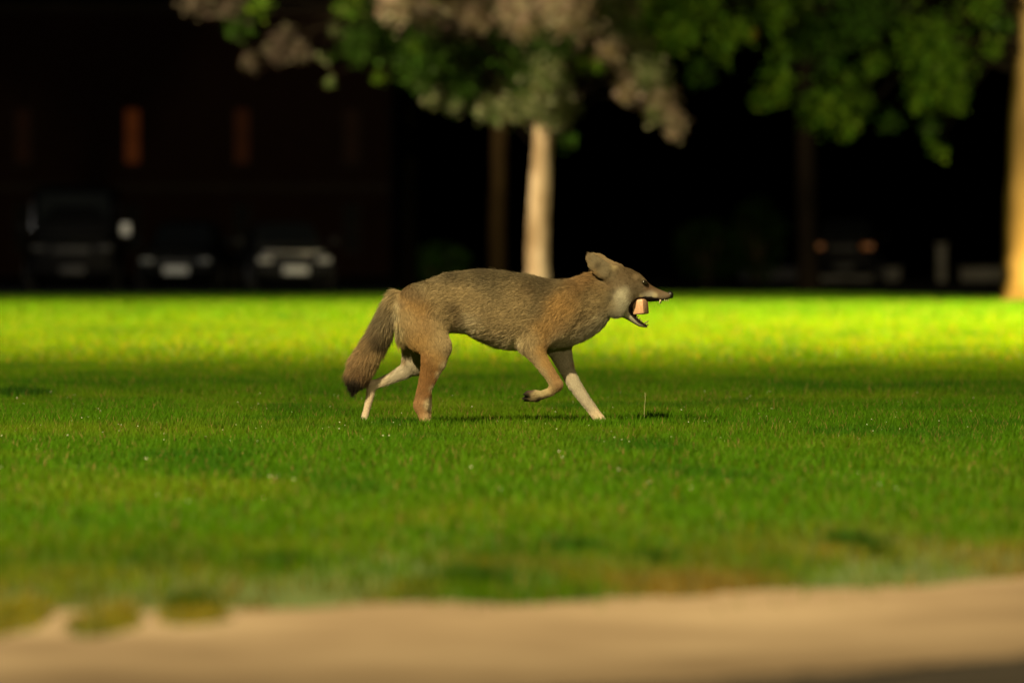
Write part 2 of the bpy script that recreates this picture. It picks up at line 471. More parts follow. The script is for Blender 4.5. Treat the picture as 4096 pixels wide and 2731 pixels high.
def tree(label, trunk, Y, clumps, bark, leaf=0.15, n_leaf=1.0, limb_from=0.75, over=0, wob=0.05, spread=0.9, seed=1):
    """trunk: (px, py, radius px) from the ground up at distance Y; clumps: (px, py, radius px, palette)"""
    rg = np.random.default_rng(seed)
    sc = Y / F_PX
    base = at(trunk[0][0], trunk[0][1], Y)
    root = empty('tree', (base[0], Y, 0))
    tag(root, label, 'tree')
    off = np.array([base[0], Y, 0.0])
    tp = [at(p[0], p[1], Y) - off for p in trunk]
    tp[0][2] = -0.02
    tr = [p[2] * sc for p in trunk]
    T = [np.array(p) for p in tp]
    # finer trunk
    s = np.linspace(0, 1, len(T)); sf = np.linspace(0, 1, len(T) * 5)
    P = np.stack([smooth_curve(sf, s, [p[j] for p in T]) for j in range(3)], 1)
    P[:, 1] += 0.12 * np.sin(sf * 5 + seed)
    R = smooth_curve(sf, s, tr)
    pl = Pile(); pl.add(tube(P, R, 14, wob, seed))
    link('trunk', pl.mesh('trunk'), bark, root)
    if not clumps:
        return root
    LP, LS, LC = [], [], []
    for (px, py, rp, pal) in clumps:
        if px < 1420 and pal == 'p': pal = 'q'  # left clumps take leaves dimmed in colour, as if less lit
        c = at(px, py, Y) - off
        r = rp * sc
        c = c + np.array([0, rg.uniform(-1.7 * spread, 0.3 * spread), 0])
        i = min(len(P) - 1, int(len(P) * min(0.98, limb_from + 0.25 * rg.random())))
        a = P[i]
        mid = (a + c) / 2 + np.array([0, 0, 0.25 + 0.12 * np.linalg.norm(c - a)])
        br = Pile()
        br.add(tube([a, a * .7 + mid * .3, mid, mid * .45 + c * .55 + np.array([0, 0, .12]), c + np.array([0, 0, r * 0.6])], [R[i] * .12, R[i] * .09, .020, .012, .005], 6, 0.08, seed))
        link('limb', br.mesh('limb'), M_BARK3, root)
        n = max(10, int(n_leaf * 330 * (r / 0.3) ** 2))
        q = rg.normal(0, 0.52, (n, 3)) * np.array([r, r * 1.1, r]) + c
        # leaves hang in small sprays along twigs
        tw = rg.normal(0, 0.55, (max(3, n // 14), 3)) * np.array([r, r, r]) + c
        q = q * 0.8 + tw[rg.integers(0, len(tw), n)] * 0.2
        LP.append(q); LS.append(leaf * rg.uniform(0.7, 1.3, n))
        c1, c2 = PAL[pal]
        t = rg.random((n, 1)) ** 1.3
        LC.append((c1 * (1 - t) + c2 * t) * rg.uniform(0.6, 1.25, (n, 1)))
    if over:
        # the rest of the crown, above the frame
        top = P[-1]
        for j in range(over):
            a = rg.uniform(0, 2 * np.pi); rr = 4.2 * math.sqrt(rg.random())
            c = np.array([top[0] + rr * math.cos(a), rr * math.sin(a), 5.6 + rg.random() * 3.6 * (1 - rr / 6.0)])
            n = 16
            q = rg.normal(0, 0.35, (n, 3)) + c
            LP.append(q); LS.append(leaf * 1.3 * rg.uniform(0.7, 1.3, n))
            t = rg.random((n, 1)); LC.append((G_LEAF * (1 - t) + Y_LEAF * t) * rg.uniform(0.6, 1.2, (n, 1)))
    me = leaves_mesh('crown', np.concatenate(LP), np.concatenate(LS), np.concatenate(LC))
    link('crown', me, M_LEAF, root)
    return root

def smooth_curve(x, xs, ys):
    xs = np.asarray(xs, float); ys = np.asarray(ys, float)
    m = np.gradient(ys, xs)
    h = np.diff(xs)
    i = np.clip(np.searchsorted(xs, x) - 1, 0, len(xs) - 2)
    t = (x - xs[i]) / h[i]
    return ((2 * t**3 - 3 * t**2 + 1) * ys[i] + (t**3 - 2 * t**2 + t) * h[i] * m[i] + (-2 * t**3 + 3 * t**2) * ys[i + 1] + (t**3 - t**2) * h[i] * m[i + 1])

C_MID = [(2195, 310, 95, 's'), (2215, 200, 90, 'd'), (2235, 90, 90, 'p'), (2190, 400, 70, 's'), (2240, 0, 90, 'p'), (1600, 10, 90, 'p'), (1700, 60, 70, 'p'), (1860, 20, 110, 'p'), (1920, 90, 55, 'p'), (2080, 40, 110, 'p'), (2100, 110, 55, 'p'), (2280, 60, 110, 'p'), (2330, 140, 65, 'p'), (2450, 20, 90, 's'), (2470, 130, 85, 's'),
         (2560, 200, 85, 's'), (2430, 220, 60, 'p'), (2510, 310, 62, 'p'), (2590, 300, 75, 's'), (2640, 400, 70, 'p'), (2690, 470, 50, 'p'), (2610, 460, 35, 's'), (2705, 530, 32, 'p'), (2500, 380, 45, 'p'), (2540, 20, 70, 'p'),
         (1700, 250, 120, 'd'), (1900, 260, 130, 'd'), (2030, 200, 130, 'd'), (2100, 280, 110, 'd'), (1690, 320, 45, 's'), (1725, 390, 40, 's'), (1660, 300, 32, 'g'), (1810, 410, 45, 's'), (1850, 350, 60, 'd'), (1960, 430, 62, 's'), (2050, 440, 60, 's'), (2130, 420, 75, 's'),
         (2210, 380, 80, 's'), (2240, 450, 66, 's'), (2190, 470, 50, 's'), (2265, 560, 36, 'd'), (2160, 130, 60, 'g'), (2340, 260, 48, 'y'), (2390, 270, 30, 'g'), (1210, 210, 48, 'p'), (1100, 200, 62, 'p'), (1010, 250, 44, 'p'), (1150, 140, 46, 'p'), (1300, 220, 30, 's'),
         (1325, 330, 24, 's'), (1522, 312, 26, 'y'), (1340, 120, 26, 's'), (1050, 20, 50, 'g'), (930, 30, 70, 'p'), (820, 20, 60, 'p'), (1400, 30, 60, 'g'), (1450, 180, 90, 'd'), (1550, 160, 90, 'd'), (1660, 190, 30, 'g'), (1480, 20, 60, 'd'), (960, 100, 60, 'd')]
tree('tall pale barked park tree with drooping leaves tinted pinkish grey as lamp sheen behind the coyote', [(2150, 1192, 62), (2152, 1140, 48), (2150, 1000, 44), (2157, 800, 41), (2170, 600, 38), (2185, 400, 42), (2215, 200, 36), (2240, 0, 30), (2250, -250, 24), (2255, -520, 14)], 95.0, C_MID, M_BARK,
     leaf=0.088, n_leaf=1.0, limb_from=0.42, over=60, seed=3)
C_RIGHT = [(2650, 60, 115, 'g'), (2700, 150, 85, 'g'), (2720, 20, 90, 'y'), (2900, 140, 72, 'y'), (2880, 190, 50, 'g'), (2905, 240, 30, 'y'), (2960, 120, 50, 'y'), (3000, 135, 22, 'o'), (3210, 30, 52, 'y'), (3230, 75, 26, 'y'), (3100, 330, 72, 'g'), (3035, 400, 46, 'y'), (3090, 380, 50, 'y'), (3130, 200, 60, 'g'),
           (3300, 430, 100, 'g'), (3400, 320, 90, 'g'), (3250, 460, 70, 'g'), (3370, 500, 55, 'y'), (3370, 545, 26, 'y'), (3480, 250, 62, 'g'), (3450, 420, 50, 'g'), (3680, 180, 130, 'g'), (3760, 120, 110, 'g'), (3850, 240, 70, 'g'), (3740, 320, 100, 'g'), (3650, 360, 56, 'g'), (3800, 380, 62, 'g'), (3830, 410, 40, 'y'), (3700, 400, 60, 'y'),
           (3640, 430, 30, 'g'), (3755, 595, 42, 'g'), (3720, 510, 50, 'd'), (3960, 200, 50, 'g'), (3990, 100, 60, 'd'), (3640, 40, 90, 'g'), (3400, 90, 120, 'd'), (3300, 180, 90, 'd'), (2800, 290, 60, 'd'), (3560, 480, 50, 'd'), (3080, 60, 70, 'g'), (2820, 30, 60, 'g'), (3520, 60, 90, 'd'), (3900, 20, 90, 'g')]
tree('thick warm lit tree trunk with leafy green boughs hanging over the lawn', [(4125, 1212, 150), (4122, 1170, 122), (4120, 1000, 106), (4124, 700, 96), (4140, 300, 86), (4150, 0, 80), (4150, -300, 60), (4140, -560, 36)], 87.0, C_RIGHT, M_BARK5,
     leaf=0.088, n_leaf=0.9, limb_from=0.55, over=60, seed=5)
tree('slim brown tree trunk standing just behind the pale barked tree', [(1990, 1176, 46), (1990, 1100, 38), (1990, 900, 35), (1996, 700, 33), (2004, 400, 34), (2010, 100, 28), (2010, -300, 18)], 105.0,
     [(1980, 150, 120, 'd'), (1900, 20, 120, 'd'), (2080, -40, 120, 'd'), (2020, 330, 70, 'd')], M_BARK4, leaf=0.18, n_leaf=0.5, limb_from=0.6, over=30, seed=8)
tree('dim slender tree trunk in the dark beside the car park', [(1632, 1168, 50), (1632, 1100, 38), (1634, 900, 34), (1640, 600, 30), (1645, 200, 24), (1650, -200, 14)], 109.0,
     [(1640, 60, 150, 'd'), (1500, -40, 130, 'd'), (1760, -60, 130, 'd')], M_BARK3, leaf=0.18, n_leaf=0.4, limb_from=0.6, over=24, seed=9)
tree('dim tree trunk below hanging green boughs at the car park edge', [(3232, 1164, 58), (3230, 1100, 44), (3226, 900, 40), (3224, 600, 38), (3220, 300, 34), (3215, -100, 24)], 114.0,
     [(3240, 120, 150, 'd'), (3080, 0, 140, 'd'), (3400, -20, 140, 'd')], M_BARK3, leaf=0.18, n_leaf=0.4, limb_from=0.6, over=24, seed=10)

# ------------------------------------------------------------------ shrubs
def shrub(label, px, py, Y, w, h, seed):
    rg = np.random.default_rng(seed)
    c = at(px, py, Y)
    root = empty('shrub', (c[0], Y, -0.012)); tag(root, label, 'shrub')
    st = Pile()
    for i in range(7):
        a = rg.uniform(0, 6.28); t = np.array([math.cos(a) * w * .35, math.sin(a) * w * .35, h * rg.uniform(.55, .85)])
        st.add(tube([np.zeros(3) + [math.cos(a) * .05, math.sin(a) * .05, 0], t * [.5, .5, .55], t], [.03, .02, .008], 5))
    link('stems', st.mesh('stems'), M_BARK2, root)['kind'] = 'stuff'
    n = 900
    q = rg.normal(0, 1, (n, 3)); q /= np.linalg.norm(q, axis=1)[:, None]; q *= rg.uniform(.45, 1.05, (n, 1)) ** .5
    q = q * [w / 2, w / 2, h / 2] + [0, 0, h * .52]
    q[:, 2] = np.maximum(q[:, 2], 0.06)
    t = rg.random((n, 1))
    me = leaves_mesh('foliage', q, 0.13 * rg.uniform(.6, 1.3, n), (D_LEAF * (1 - t) + G_LEAF * t))
    link('foliage', me, M_LEAF, root)
shrub('broad dark shrub growing between the car park and the low wall', 2830, 1130, 150, 1.9, 1.7, 1)
shrub('taller dark upright shrub growing before the low wall', 3030, 1130, 153, 1.5, 2.3, 2)
shrub('small rounded dark shrub beside the slim brown tree', 1760, 1150, 122, 1.3, 1.0, 3)

# ------------------------------------------------------------------ low wall and post beyond the car park
for i, (x0, x1) in enumerate(((2960, 3600), (3840, 4250))):
    Yw = 166.0
    a, b = at(x0, 1120, Yw), at(x1, 1120, Yw)
    root = empty('low_wall', ((a[0] + b[0]) / 2, Yw, -0.012)); tag(root, ('long low pale concrete wall at the far side of the car park', 'short low concrete wall beyond the post')[i], 'wall')
    L = b[0] - a[0]
    n = max(2, int(L / 1.2))
    for k in range(n):
        link('wall_block', box_mesh('wall_block', (-L / 2 + (k + .5) * L / n, 0, .17), (L / n - .02, .28, .34), .015), M_KERB, root)
    link('coping', box_mesh('coping', (0, 0, .375), (L + .06, .36, .06), .012), M_KERB, root)
p = at(3765, 1120, 160.0)
root = empty('post', (p[0], 160.0, -0.012)); tag(root, 'short square grey post standing between the two low walls', 'post')
link('shaft', box_mesh('shaft', (0, 0, .5), (.26, .26, 1.0), .02), M_KERB, root)
link('cap', box_mesh('cap', (0, 0, 1.04), (.34, .34, .08), .02), M_KERB, root)

# ------------------------------------------------------------------ parked vehicles, noses towards the lawn
def paint(name, c, rough=0.3): return mat_plain(name, c, 0.5, 0.0, 0.0, spec=0.06)
M_GLASS = mat_plain('tinted_glass', (0.012, 0.014, 0.015), 0.08, spec=0.6)
M_TYRE = mat_plain('tyre_rubber', (0.015, 0.015, 0.015), 0.85)
M_RIM = mat_plain('alloy_rim', (0.5, 0.5, 0.5), 0.35, 0.8)
M_GLINT = mat_plain('mirror_glint', (0.85, 0.85, 0.82), 0.15, 0.0, 0.5)  # near-white finish painted on the van's mirror as its glint
M_AMBER = mat_plain('amber_lens', (0.6, 0.2, 0.04), 0.25, emit=(1.0, 0.35, 0.08), es=0.02)
M_PLATE = mat_plain('pale_plate', (0.55, 0.56, 0.52), 0.4)
M_LENS2 = mat_plain('dull_lens', (0.38, 0.38, 0.36), 0.3)
M_SMOKE = mat_plain('smoked_lens', (0.12, 0.13, 0.13), 0.3)
M_TRIM = mat_plain('black_trim', (0.02, 0.02, 0.02), 0.6)
M_CHROME = mat_plain('bright_trim', (0.8, 0.8, 0.78), 0.25, 0.6)

def ring_loft(name, st, n=20, power=4.0):
    """st: (y, half width, z low, z high); rounded rings joined along y"""
    V, Fc, C = [], [], []
    for (y, w, z0, z1) in st:
        for k in range(n):
            t = 2 * math.pi * (k + .5) / n
            c, s = math.cos(t), math.sin(t)
            V.append((w * math.copysign(abs(c) ** (2 / power), c), y, (z0 + z1) / 2 + (z1 - z0) / 2 * math.copysign(abs(s) ** (2 / power), s)))
    m = len(st)
    for i in range(m - 1):
        for k in range(n):
            k2 = (k + 1) % n
            Fc += [i * n + k, (i + 1) * n + k, (i + 1) * n + k2, i * n + k2]; C.append(4)
    Fc += list(range(n)); C.append(n)
    Fc += [(m - 1) * n + k for k in range(n)][::-1]; C.append(n)
    return mesh_np(name, V, Fc, C, True)

def panel(name, pts, mat, parent, th=0.012):
    """thin solid quad"""
    P = [Vector(p) for p in pts]
    nrm = (P[1] - P[0]).cross(P[3] - P[0]).normalized() * th
    bm = bmesh.new()
    a = [bm.verts.new(p) for p in P]; b = [bm.verts.new(p + nrm) for p in P]
    bm.faces.new(a[::-1]); bm.faces.new(b)
    for i in range(4):
        bm.faces.new((a[i], a[(i + 1) % 4], b[(i + 1) % 4], b[i]))
    return link(name, bm_mesh(bm, name), mat, parent)

def wheel(parent, x, y, r, w=0.2):
    bm = bmesh.new()
    bmesh.ops.create_cone(bm, cap_ends=True, segments=24, radius1=r, radius2=r, depth=w, matrix=Matrix.Translation((x, y, r)) @ Matrix.Rotation(math.pi / 2, 4, 'Y'))
    bmesh.ops.bevel(bm, geom=[e for e in bm.edges if len(e.link_faces) == 2 and any(len(f.verts) > 4 for f in e.link_faces)], offset=0.04, segments=2, affect='EDGES')
    wh = link('wheel', bm_mesh(bm, 'tyre', True), M_TYRE, parent)
    bm = bmesh.new()
    s = 1 if x > 0 else -1
    bmesh.ops.create_cone(bm, cap_ends=True, segments=20, radius1=r * .62, radius2=r * .55, depth=.03, matrix=Matrix.Translation((x + s * (w / 2 + .004), y, r)) @ Matrix.Rotation(s * math.pi / 2, 4, 'Y'))
    link('rim', bm_mesh(bm, 'rim'), M_RIM, wh)

def vehicle(name, label, cat, px, Y, rz, L, W, H, belt, nose, mat, kind='car', rear=False, lens=None, plate=None):
    lens = lens or M_LENS2; plate = plate or M_PLATE
    c = at(px, 1150, Y)
    root = empty(name, (c[0], Y, -0.008), rz)
    tag(root, label, cat, 'vehicles in the car park')
    w = W / 2
    g = 0.20
    body = ring_loft('body', [(0.0, w * .80, .30, nose - .14), (.06, w * .90, g + .02, nose - .03), (.25, w * .97, g, nose + .01), (.9, w, g, belt - .06), (L * .35, w, g, belt), (L * .7, w, g, belt + .02),
                              (L - .5, w * .98, g, belt - .02), (L - .12, w * .93, g + .04, belt - .10), (L, w * .82, .34, belt - .22)])
    link('body', body, mat, root)
    if kind == 'van':
        cab = [(.75, w * .86, belt - .1, belt + .02), (1.35, w * .86, belt - .1, H - .10), (1.7, w * .88, belt - .1, H), (L - .3, w * .88, belt - .1, H), (L - .08, w * .86, belt - .1, H - .12)]
        ws0, ws1 = (.86, belt + .06), (1.34, H - .20)
    else:
        cab = [(1.15, w * .78, belt - .1, belt + .02), (1.95, w * .70, belt - .1, H - .04), (2.3, w * .70, belt - .1, H), (L * .66, w * .70, belt - .1, H - .02), (L * .78, w * .72, belt - .1, H - .16), (L * .90, w * .74, belt - .1, belt + .03)]
        ws0, ws1 = (1.22, belt + .05), (1.90, H - .09)
    link('cabin', ring_loft('cabin', cab, power=5.0), mat, root)
    tw, bw = (w * .72, w * .78) if kind == 'van' else (w * .56, w * .68)
    ny = (-.03, .02)
    panel('windscreen', [(-bw, ws0[0] - .05, ws0[1]), (bw, ws0[0] - .05, ws0[1]), (tw, ws1[0] - .05, ws1[1]), (-tw, ws1[0] - .05, ws1[1])], M_GLASS, root)
    for s in (-1, 1):
        xo = s * (w * .885 if kind == 'van' else w * .745)
        z0, z1 = belt + .05, H - (.35 if kind == 'van' else .14)
        spans = [(1.5, 2.35), (2.45, 3.2)] if kind == 'van' else [(1.95, 2.62), (2.70, 3.25)]
        for (a, b) in spans:
            pts = [(xo, a, z0), (xo, b, z0), (xo * (1 if kind == 'van' else .97), b - .08, z1), (xo * (1 if kind == 'van' else .97), a + .12, z1)]
            panel('side_window', pts if s > 0 else pts[::-1], M_GLASS, root)
        hl_ = box_mesh('headlight', (s * w * .68, .015, nose - .17), (W * .17, .14, .13), .035, 3)
        link('tail_light' if rear else 'headlight', hl_, M_AMBER if rear else (M_TRIM if kind == 'van' else lens), root)
        mo = link('mirror', box_mesh('mirror', (s * (w + .09), ws0[0] + .30, belt + .10), (.20, .12, .16 if kind != 'van' else .26), .03, 3), M_GLINT if kind == 'van' and s > 0 else mat, root)
        link('mirror_glass', box_mesh('mirror_glass', (s * (w + .09), ws0[0] + .37, belt + .10), (.16, .012, .12), .004), M_CHROME, mo)
        for y in (.85, L - .95):
            wheel(root, s * (w - .10), y, .33 if kind != 'van' else .37)
    gr = link('grille', box_mesh('grille', (0, -.012, nose - .20), (W * .40, .05, .14), .02), M_TRIM, root)
    for k in range(3):
        link('grille_bar', box_mesh('grille_bar', (0, -.042, nose - .245 + .045 * k), (W * .38, .015, .014)), M_TRIM, gr)
    bp = link('bumper', box_mesh('bumper', (0, -.02, .43), (W * .93, .16, .20), .05, 3), mat, root)
    link('number_plate', box_mesh('number_plate', (.02, -.112, .42), (.52, .02, .16), .006), plate, root)
    link('bonnet_trim', box_mesh('bonnet_trim', (0, .05, nose - .015), (W * .72, .05, .02), .006), M_CHROME if lens is M_LENS2 and kind != 'van' and not rear else M_TRIM, root)
    return root
YC = 118.0
vehicle('parked_van', 'tall dark parked van facing the lawn', 'van', 285, YC + .4, math.radians(2), 5.2, 2.0, 2.22, 1.18, 1.05, paint('dark_van_paint', (.003, .003, .0032)), 'van', plate=M_TRIM)
vehicle('parked_car', 'dark parked car with a pale plate between the van and the grey car', 'car', 702, YC - .3, math.radians(-3), 4.3, 1.75, 1.45, .92, .78, paint('dark_car_paint', (.004, .0045, .0045)), lens=M_SMOKE)
vehicle('parked_car', 'grey parked car with pale bonnet trim and headlights facing the lawn', 'car', 1178, YC, math.radians(8), 4.5, 1.8, 1.43, .92, .80, paint('grey_paint', (.016, .0165, .016), .35))
vehicle('parked_car', 'dark parked car showing dim amber lights before the low wall', 'car', 3370, 148.0, math.radians(-6), 4.6, 1.9, 1.72, 1.14, 1.14, paint('black_paint', (.003, .003, .003)), 'car', True, plate=M_TRIM)

# ------------------------------------------------------------------ brick building far behind the car park
M_BRICK = mat_noise('dark_brick', (.022, .007, .0045), (.04, .014, .008), 3.0, .95, .3, stretch=(1, 1, 3))
M_STONE = mat_noise('sill_stone', (.04, .03, .025), (.06, .045, .035), 3.0, .9, .2)
YB = 205.0
bl = at(-700, 1107, YB)[0]; brx = at(1560, 1107, YB)[0]
bld = empty('brick_building', ((bl + brx) / 2, YB, -0.012)); tag(bld, 'dark brick building with dimly lit narrow windows behind the car park', 'building')
Wd = brx - bl; Hb = 9.5
link('wall', box_mesh('wall', (0, 4.0, Hb / 2), (Wd, 8.0, Hb)), M_BRICK, bld)
link('roof', box_mesh('roof', (0, 4.0, Hb + .2), (Wd + .5, 8.5, .4), .03), M_STONE, bld)
link('string_course', box_mesh('string_course', (0, -.04, 3.2), (Wd, .12, .25)), M_STONE, bld)
GLOW = {530: 0.036, 968: 0.012, 92: 0.004, -8: 0.02, 1406: 0.003}
for px in (-346, 92, 530, 968, 1406):
    xl = at(px, 600, YB)[0] - bld.location.x
    for (z0, z1, lit) in ((4.1, 6.0, True), (.9, 2.6, False)):
        e = GLOW.get(px, 0.0) if lit else 0.0
        wm = mat_plain('window_glass', (.01, .01, .01), .5, spec=.1, emit=(1.0, .22, .04), es=e)
        wi = link('window', box_mesh('window', (xl, -.02, (z0 + z1) / 2), (.50, .06, z1 - z0)), wm, bld)
        for s in (-1, 1):
            link('frame', box_mesh('frame', (xl + s * .29, -.04, (z0 + z1) / 2), (.08, .10, z1 - z0 + .1)), M_STONE, wi)
        link('sill', box_mesh('sill', (xl, -.08, z0 - .08), (.75, .2, .1)), M_STONE, wi)
        link('glazing_bar', box_mesh('glazing_bar', (xl, -.06, (z0 + z1) / 2), (.50, .03, .05)), M_STONE, wi)
# ------------------------------------------------------------------ coyote
def U(u, v):
    """point traced on the coyote (zoom units) -> local x, z in metres"""
    return ((1300 + u / 1.622) - 2048) / 1000.0, (1705 - (950 + v / 1.622)) / 1000.0
KU = 1 / 1622.0
GID = [0]
PRIMS = []      # (kind, data, k, flow, hair length, hair lift)
def seg(a, b, ra, rb, ya, yb, fy=0.85, k=0.012, hair=0.012, lift=0.3, flow=None, inset=0.0, new=True):
    ax, az = U(*a); bx, bz = U(*b)
    A = np.array([ax, ya, az]); B = np.array([bx, yb, bz])
    fl = (B - A) / (np.linalg.norm(B - A) + 1e-9) if flow is None else np.array(flow, float)
    if new: GID[0] += 1
    PRIMS.append(('seg', (A, B, max(ra * KU - inset, 0.003), max(rb * KU - inset, 0.003), fy), k, fl, hair, lift, GID[0]))
def chain(pts, fy=0.85, k=0.012, hair=0.012, lift=0.3, inset=0.0):
    GID[0] += 1
    for p, q_ in zip(pts[:-1], pts[1:]):
        seg(p[:2], q_[:2], p[2], q_[2], p[3], q_[3], fy, k, hair, lift, None, inset, False)
def smooth_interp(x, xs, ys):
    """monotone cubic through stations"""
    xs = np.asarray(xs, float); ys = np.asarray(ys, float)
    h = np.diff(xs); dl = np.diff(ys) / h
    m = np.zeros_like(ys); m[0], m[-1] = dl[0], dl[-1]
    for i in range(1, len(xs) - 1):
        m[i] = 0.0 if dl[i - 1] * dl[i] <= 0 else 2 * dl[i - 1] * dl[i] / (dl[i - 1] + dl[i])
    x = np.clip(x, xs[0], xs[-1])
    i = np.clip(np.searchsorted(xs, x) - 1, 0, len(xs) - 2)
    t = (x - xs[i]) / h[i]
    return ((2 * t**3 - 3 * t**2 + 1) * ys[i] + (t**3 - 2 * t**2 + t) * h[i] * m[i]
            + (-2 * t**3 + 3 * t**2) * ys[i + 1] + (t**3 - t**2) * h[i] * m[i + 1])
def loft(st, k, hair, lift, flow, inset, power=2.2):
    st = np.array(st, float)
    x = np.array([U(a, 0)[0] for a in st[:, 0]])
    zt = np.array([U(0, a)[1] for a in st[:, 1]]) - inset
    zb = np.array([U(0, a)[1] for a in st[:, 2]]) + inset
    GID[0] += 1
    PRIMS.append(('loft', (x, (zt + zb) / 2, (zt - zb) / 2, np.maximum(st[:, 3] - inset * 0.6, 0.008), power), k, np.array(flow, float), hair, lift, GID[0]))

# trunk: rump, ribcage, neck     (u, top, bottom, half width)
loft([(455, 390, 470, .040), (500, 350, 585, .062), (560, 322, 640, .085), (640, 283, 655, .098), (720, 247, 645, .103), (800, 219, 625, .103), (900, 208, 632, .104),
      (1000, 198, 678, .108), (1100, 202, 708, .113), (1200, 216, 728, .114), (1300, 227, 738, .110), (1400, 250, 726, .104), (1500, 266, 722, .099),
      (1580, 258, 712, .092), (1650, 238, 688, .083), (1720, 216, 650, .074), (1790, 205, 598, .067), (1850, 200, 530, .063)],
     0.02, 0.019, 0.24, (-1, 0, -0.28), 0.0085)
# skull, cheeks and upper jaw
loft([(1790, 215, 500, .052), (1850, 192, 508, .064), (1900, 182, 512, .070), (1950, 188, 500, .070), (1985, 199, 476, .064), (2010, 212, 436, .057), (2040, 228, 424, .048),
      (2070, 256, 423, .040), (2100, 290, 423, .034), (2130, 311, 422, .030), (2165, 328, 420, .027), (2200, 342, 414, .024), (2230, 352, 406, .020), (2246, 360, 394, .013)],
     0.010, 0.009, 0.16, (-1, 0, -0.1), 0.004)
# lower jaw
chain([(1905, 455, 62, 0.0), (1962, 492, 42, 0.0), (2005, 532, 28, 0.0), (2045, 560, 23, 0.0), (2082, 575, 15, 0.0)], 1.35, 0.010, 0.007, 0.15, 0.003)
# lining of the far cheek, behind the block
seg((1984, 430), (2004, 505), 22, 20, .014, .014, 0.9, 0.006, 0.002, 0.1, (0, 0, -1))
# brow and cheek bulges (near and far)
for s in (-1, 1):
    seg((2035, 262), (2075, 288), 26, 16, s * .036, s * .032, 0.8, 0.010, 0.006, 0.15, (-1, 0, 0))
    seg((1930, 400), (1890, 470), 62, 48, s * .036, s * .036, 0.75, 0.02, 0.016, 0.2, (-.7, 0, -.7))
# ears
chain([(1905, 236, 56, -.050), (1850, 234, 60, -.057), (1802, 212, 61, -.063), (1752, 168, 56, -.067), (1724, 134, 38, -.068), (1711, 112, 20, -.068)], 0.14, 0.012, 0.008, 0.14, 0.001)
chain([(1900, 212, 52, .046), (1840, 192, 52, .056), (1778, 140, 43, .063), (1742, 110, 27, .064), (1724, 94, 13, .064)], 0.16, 0.006, 0.005, 0.1, 0.001)
# near foreleg: shoulder, upper arm, forearm, folded wrist, paw
chain([(1560, 430, 125, -.060), (1450, 560, 120, -.074), (1345, 690, 76, -.074)], 0.42, 0.03, 0.016, 0.25, 0.006)
chain([(1345, 690, 74, -.068), (1372, 752, 61, -.076), (1420, 828, 48, -.080), (1465, 892, 42, -.078), (1500, 950, 44, -.076)], 0.62, 0.035, 0.012, 0.28, 0.002)
chain([(1500, 955, 42, -.076), (1462, 998, 34, -.076), (1410, 1017, 33, -.076), (1362, 1022, 38, -.076)], 0.78, 0.008, 0.008, 0.2, 0.003)
chain([(1362, 1018, 36, -.076), (1318, 1008, 22, -.084), (1298, 1012, 13, -.086)], 0.8, 0.006, 0.006, 0.2, 0.001)
chain([(1362, 1030, 34, -.072), (1310, 1036, 20, -.070), (1291, 1040, 12, -.070)], 0.8, 0.006, 0.006, 0.2, 0.001)
chain([(1375, 1035, 30, -.066), (1315, 1050, 15, -.060), (1298, 1054, 9, -.058)], 0.8, 0.006, 0.006, 0.2, 0.001)
# far foreleg reaching forward
chain([(1545, 560, 110, .060), (1515, 700, 92, .070), (1545, 790, 66, .072), (1580, 880, 49, .070), (1622, 960, 46, .066), (1690, 1058, 38, .062), (1745, 1130, 34, .060), (1782, 1182, 34, .058)], 0.66, 0.02, 0.011, 0.28, 0.002)
chain([(1782, 1182, 34, .058), (1812, 1212, 30, .052), (1835, 1216, 20, .050)], 0.9, 0.01, 0.006, 0.2, 0.002)
chain([(1790, 1190, 30, .062), (1822, 1214, 22, .070)], 0.9, 0.01, 0.006, 0.2, 0.002)
# near hind leg
chain([(620, 440, 150, -.050), (650, 600, 152, -.062), (718, 705, 106, -.074), (708, 795, 84, -.078), (682, 875, 63, -.076), (655, 955, 50, -.074), (634, 1030, 47, -.072), (626, 1085, 50, -.070)], 0.5, 0.03, 0.014, 0.27, 0.002)
chain([(626, 1080, 48, -.070), (636, 1135, 40, -.070), (652, 1188, 38, -.070), (690, 1212, 28, -.070), (712, 1218, 17, -.070)], 0.75, 0.012, 0.008, 0.2, 0.003)
seg((668, 1020), (668, 1170), 26, 22, -.052, -.056, 0.7, 0.008, 0.008, 0.2, (0, 0, -1))
# far hind leg stretched back
chain([(640, 640, 150, .050), (592, 800, 98, .066), (520, 868, 52, .068), (432, 913, 37, .066), (345, 948, 32, .064), (298, 962, 35, .064)], 0.62, 0.02, 0.011, 0.28, 0.001)
chain([(298, 962, 34, .064), (290, 1030, 32, .064), (270, 1110, 27, .064), (252, 1178, 28, .064), (262, 1212, 27, .062), (285, 1220, 18, .060)], 0.8, 0.01, 0.007, 0.2, 0.003)
# seat of the thighs under the tail
chain([(500, 470, 62, 0.0), (495, 560, 56, 0.0), (505, 655, 34, 0.0)], 1.0, 0.02, 0.026, 0.4, 0.004)
# tail
chain([(470, 420, 62, 0.0), (420, 490, 58, .004), (382, 570, 60, .010), (345, 650, 64, .018), (290, 745, 66, .026), (238, 830, 70, .032), (208, 900, 60, .036), (190, 950, 30, .038), (183, 985, 10, .038)],
      0.85, 0.02, 0.040, 0.50, 0.0)

VOX = 0.0042
lo = np.array([-0.70, -0.165, -0.035]); hi = np.array([0.68, 0.165, 0.76])
dims = np.ceil((hi - lo) / VOX).astype(int)
ax_ = [lo[i] + VOX * np.arange(dims[i]) for i in range(3)]
FLD = np.full(dims, 0.2, dtype=np.float32)

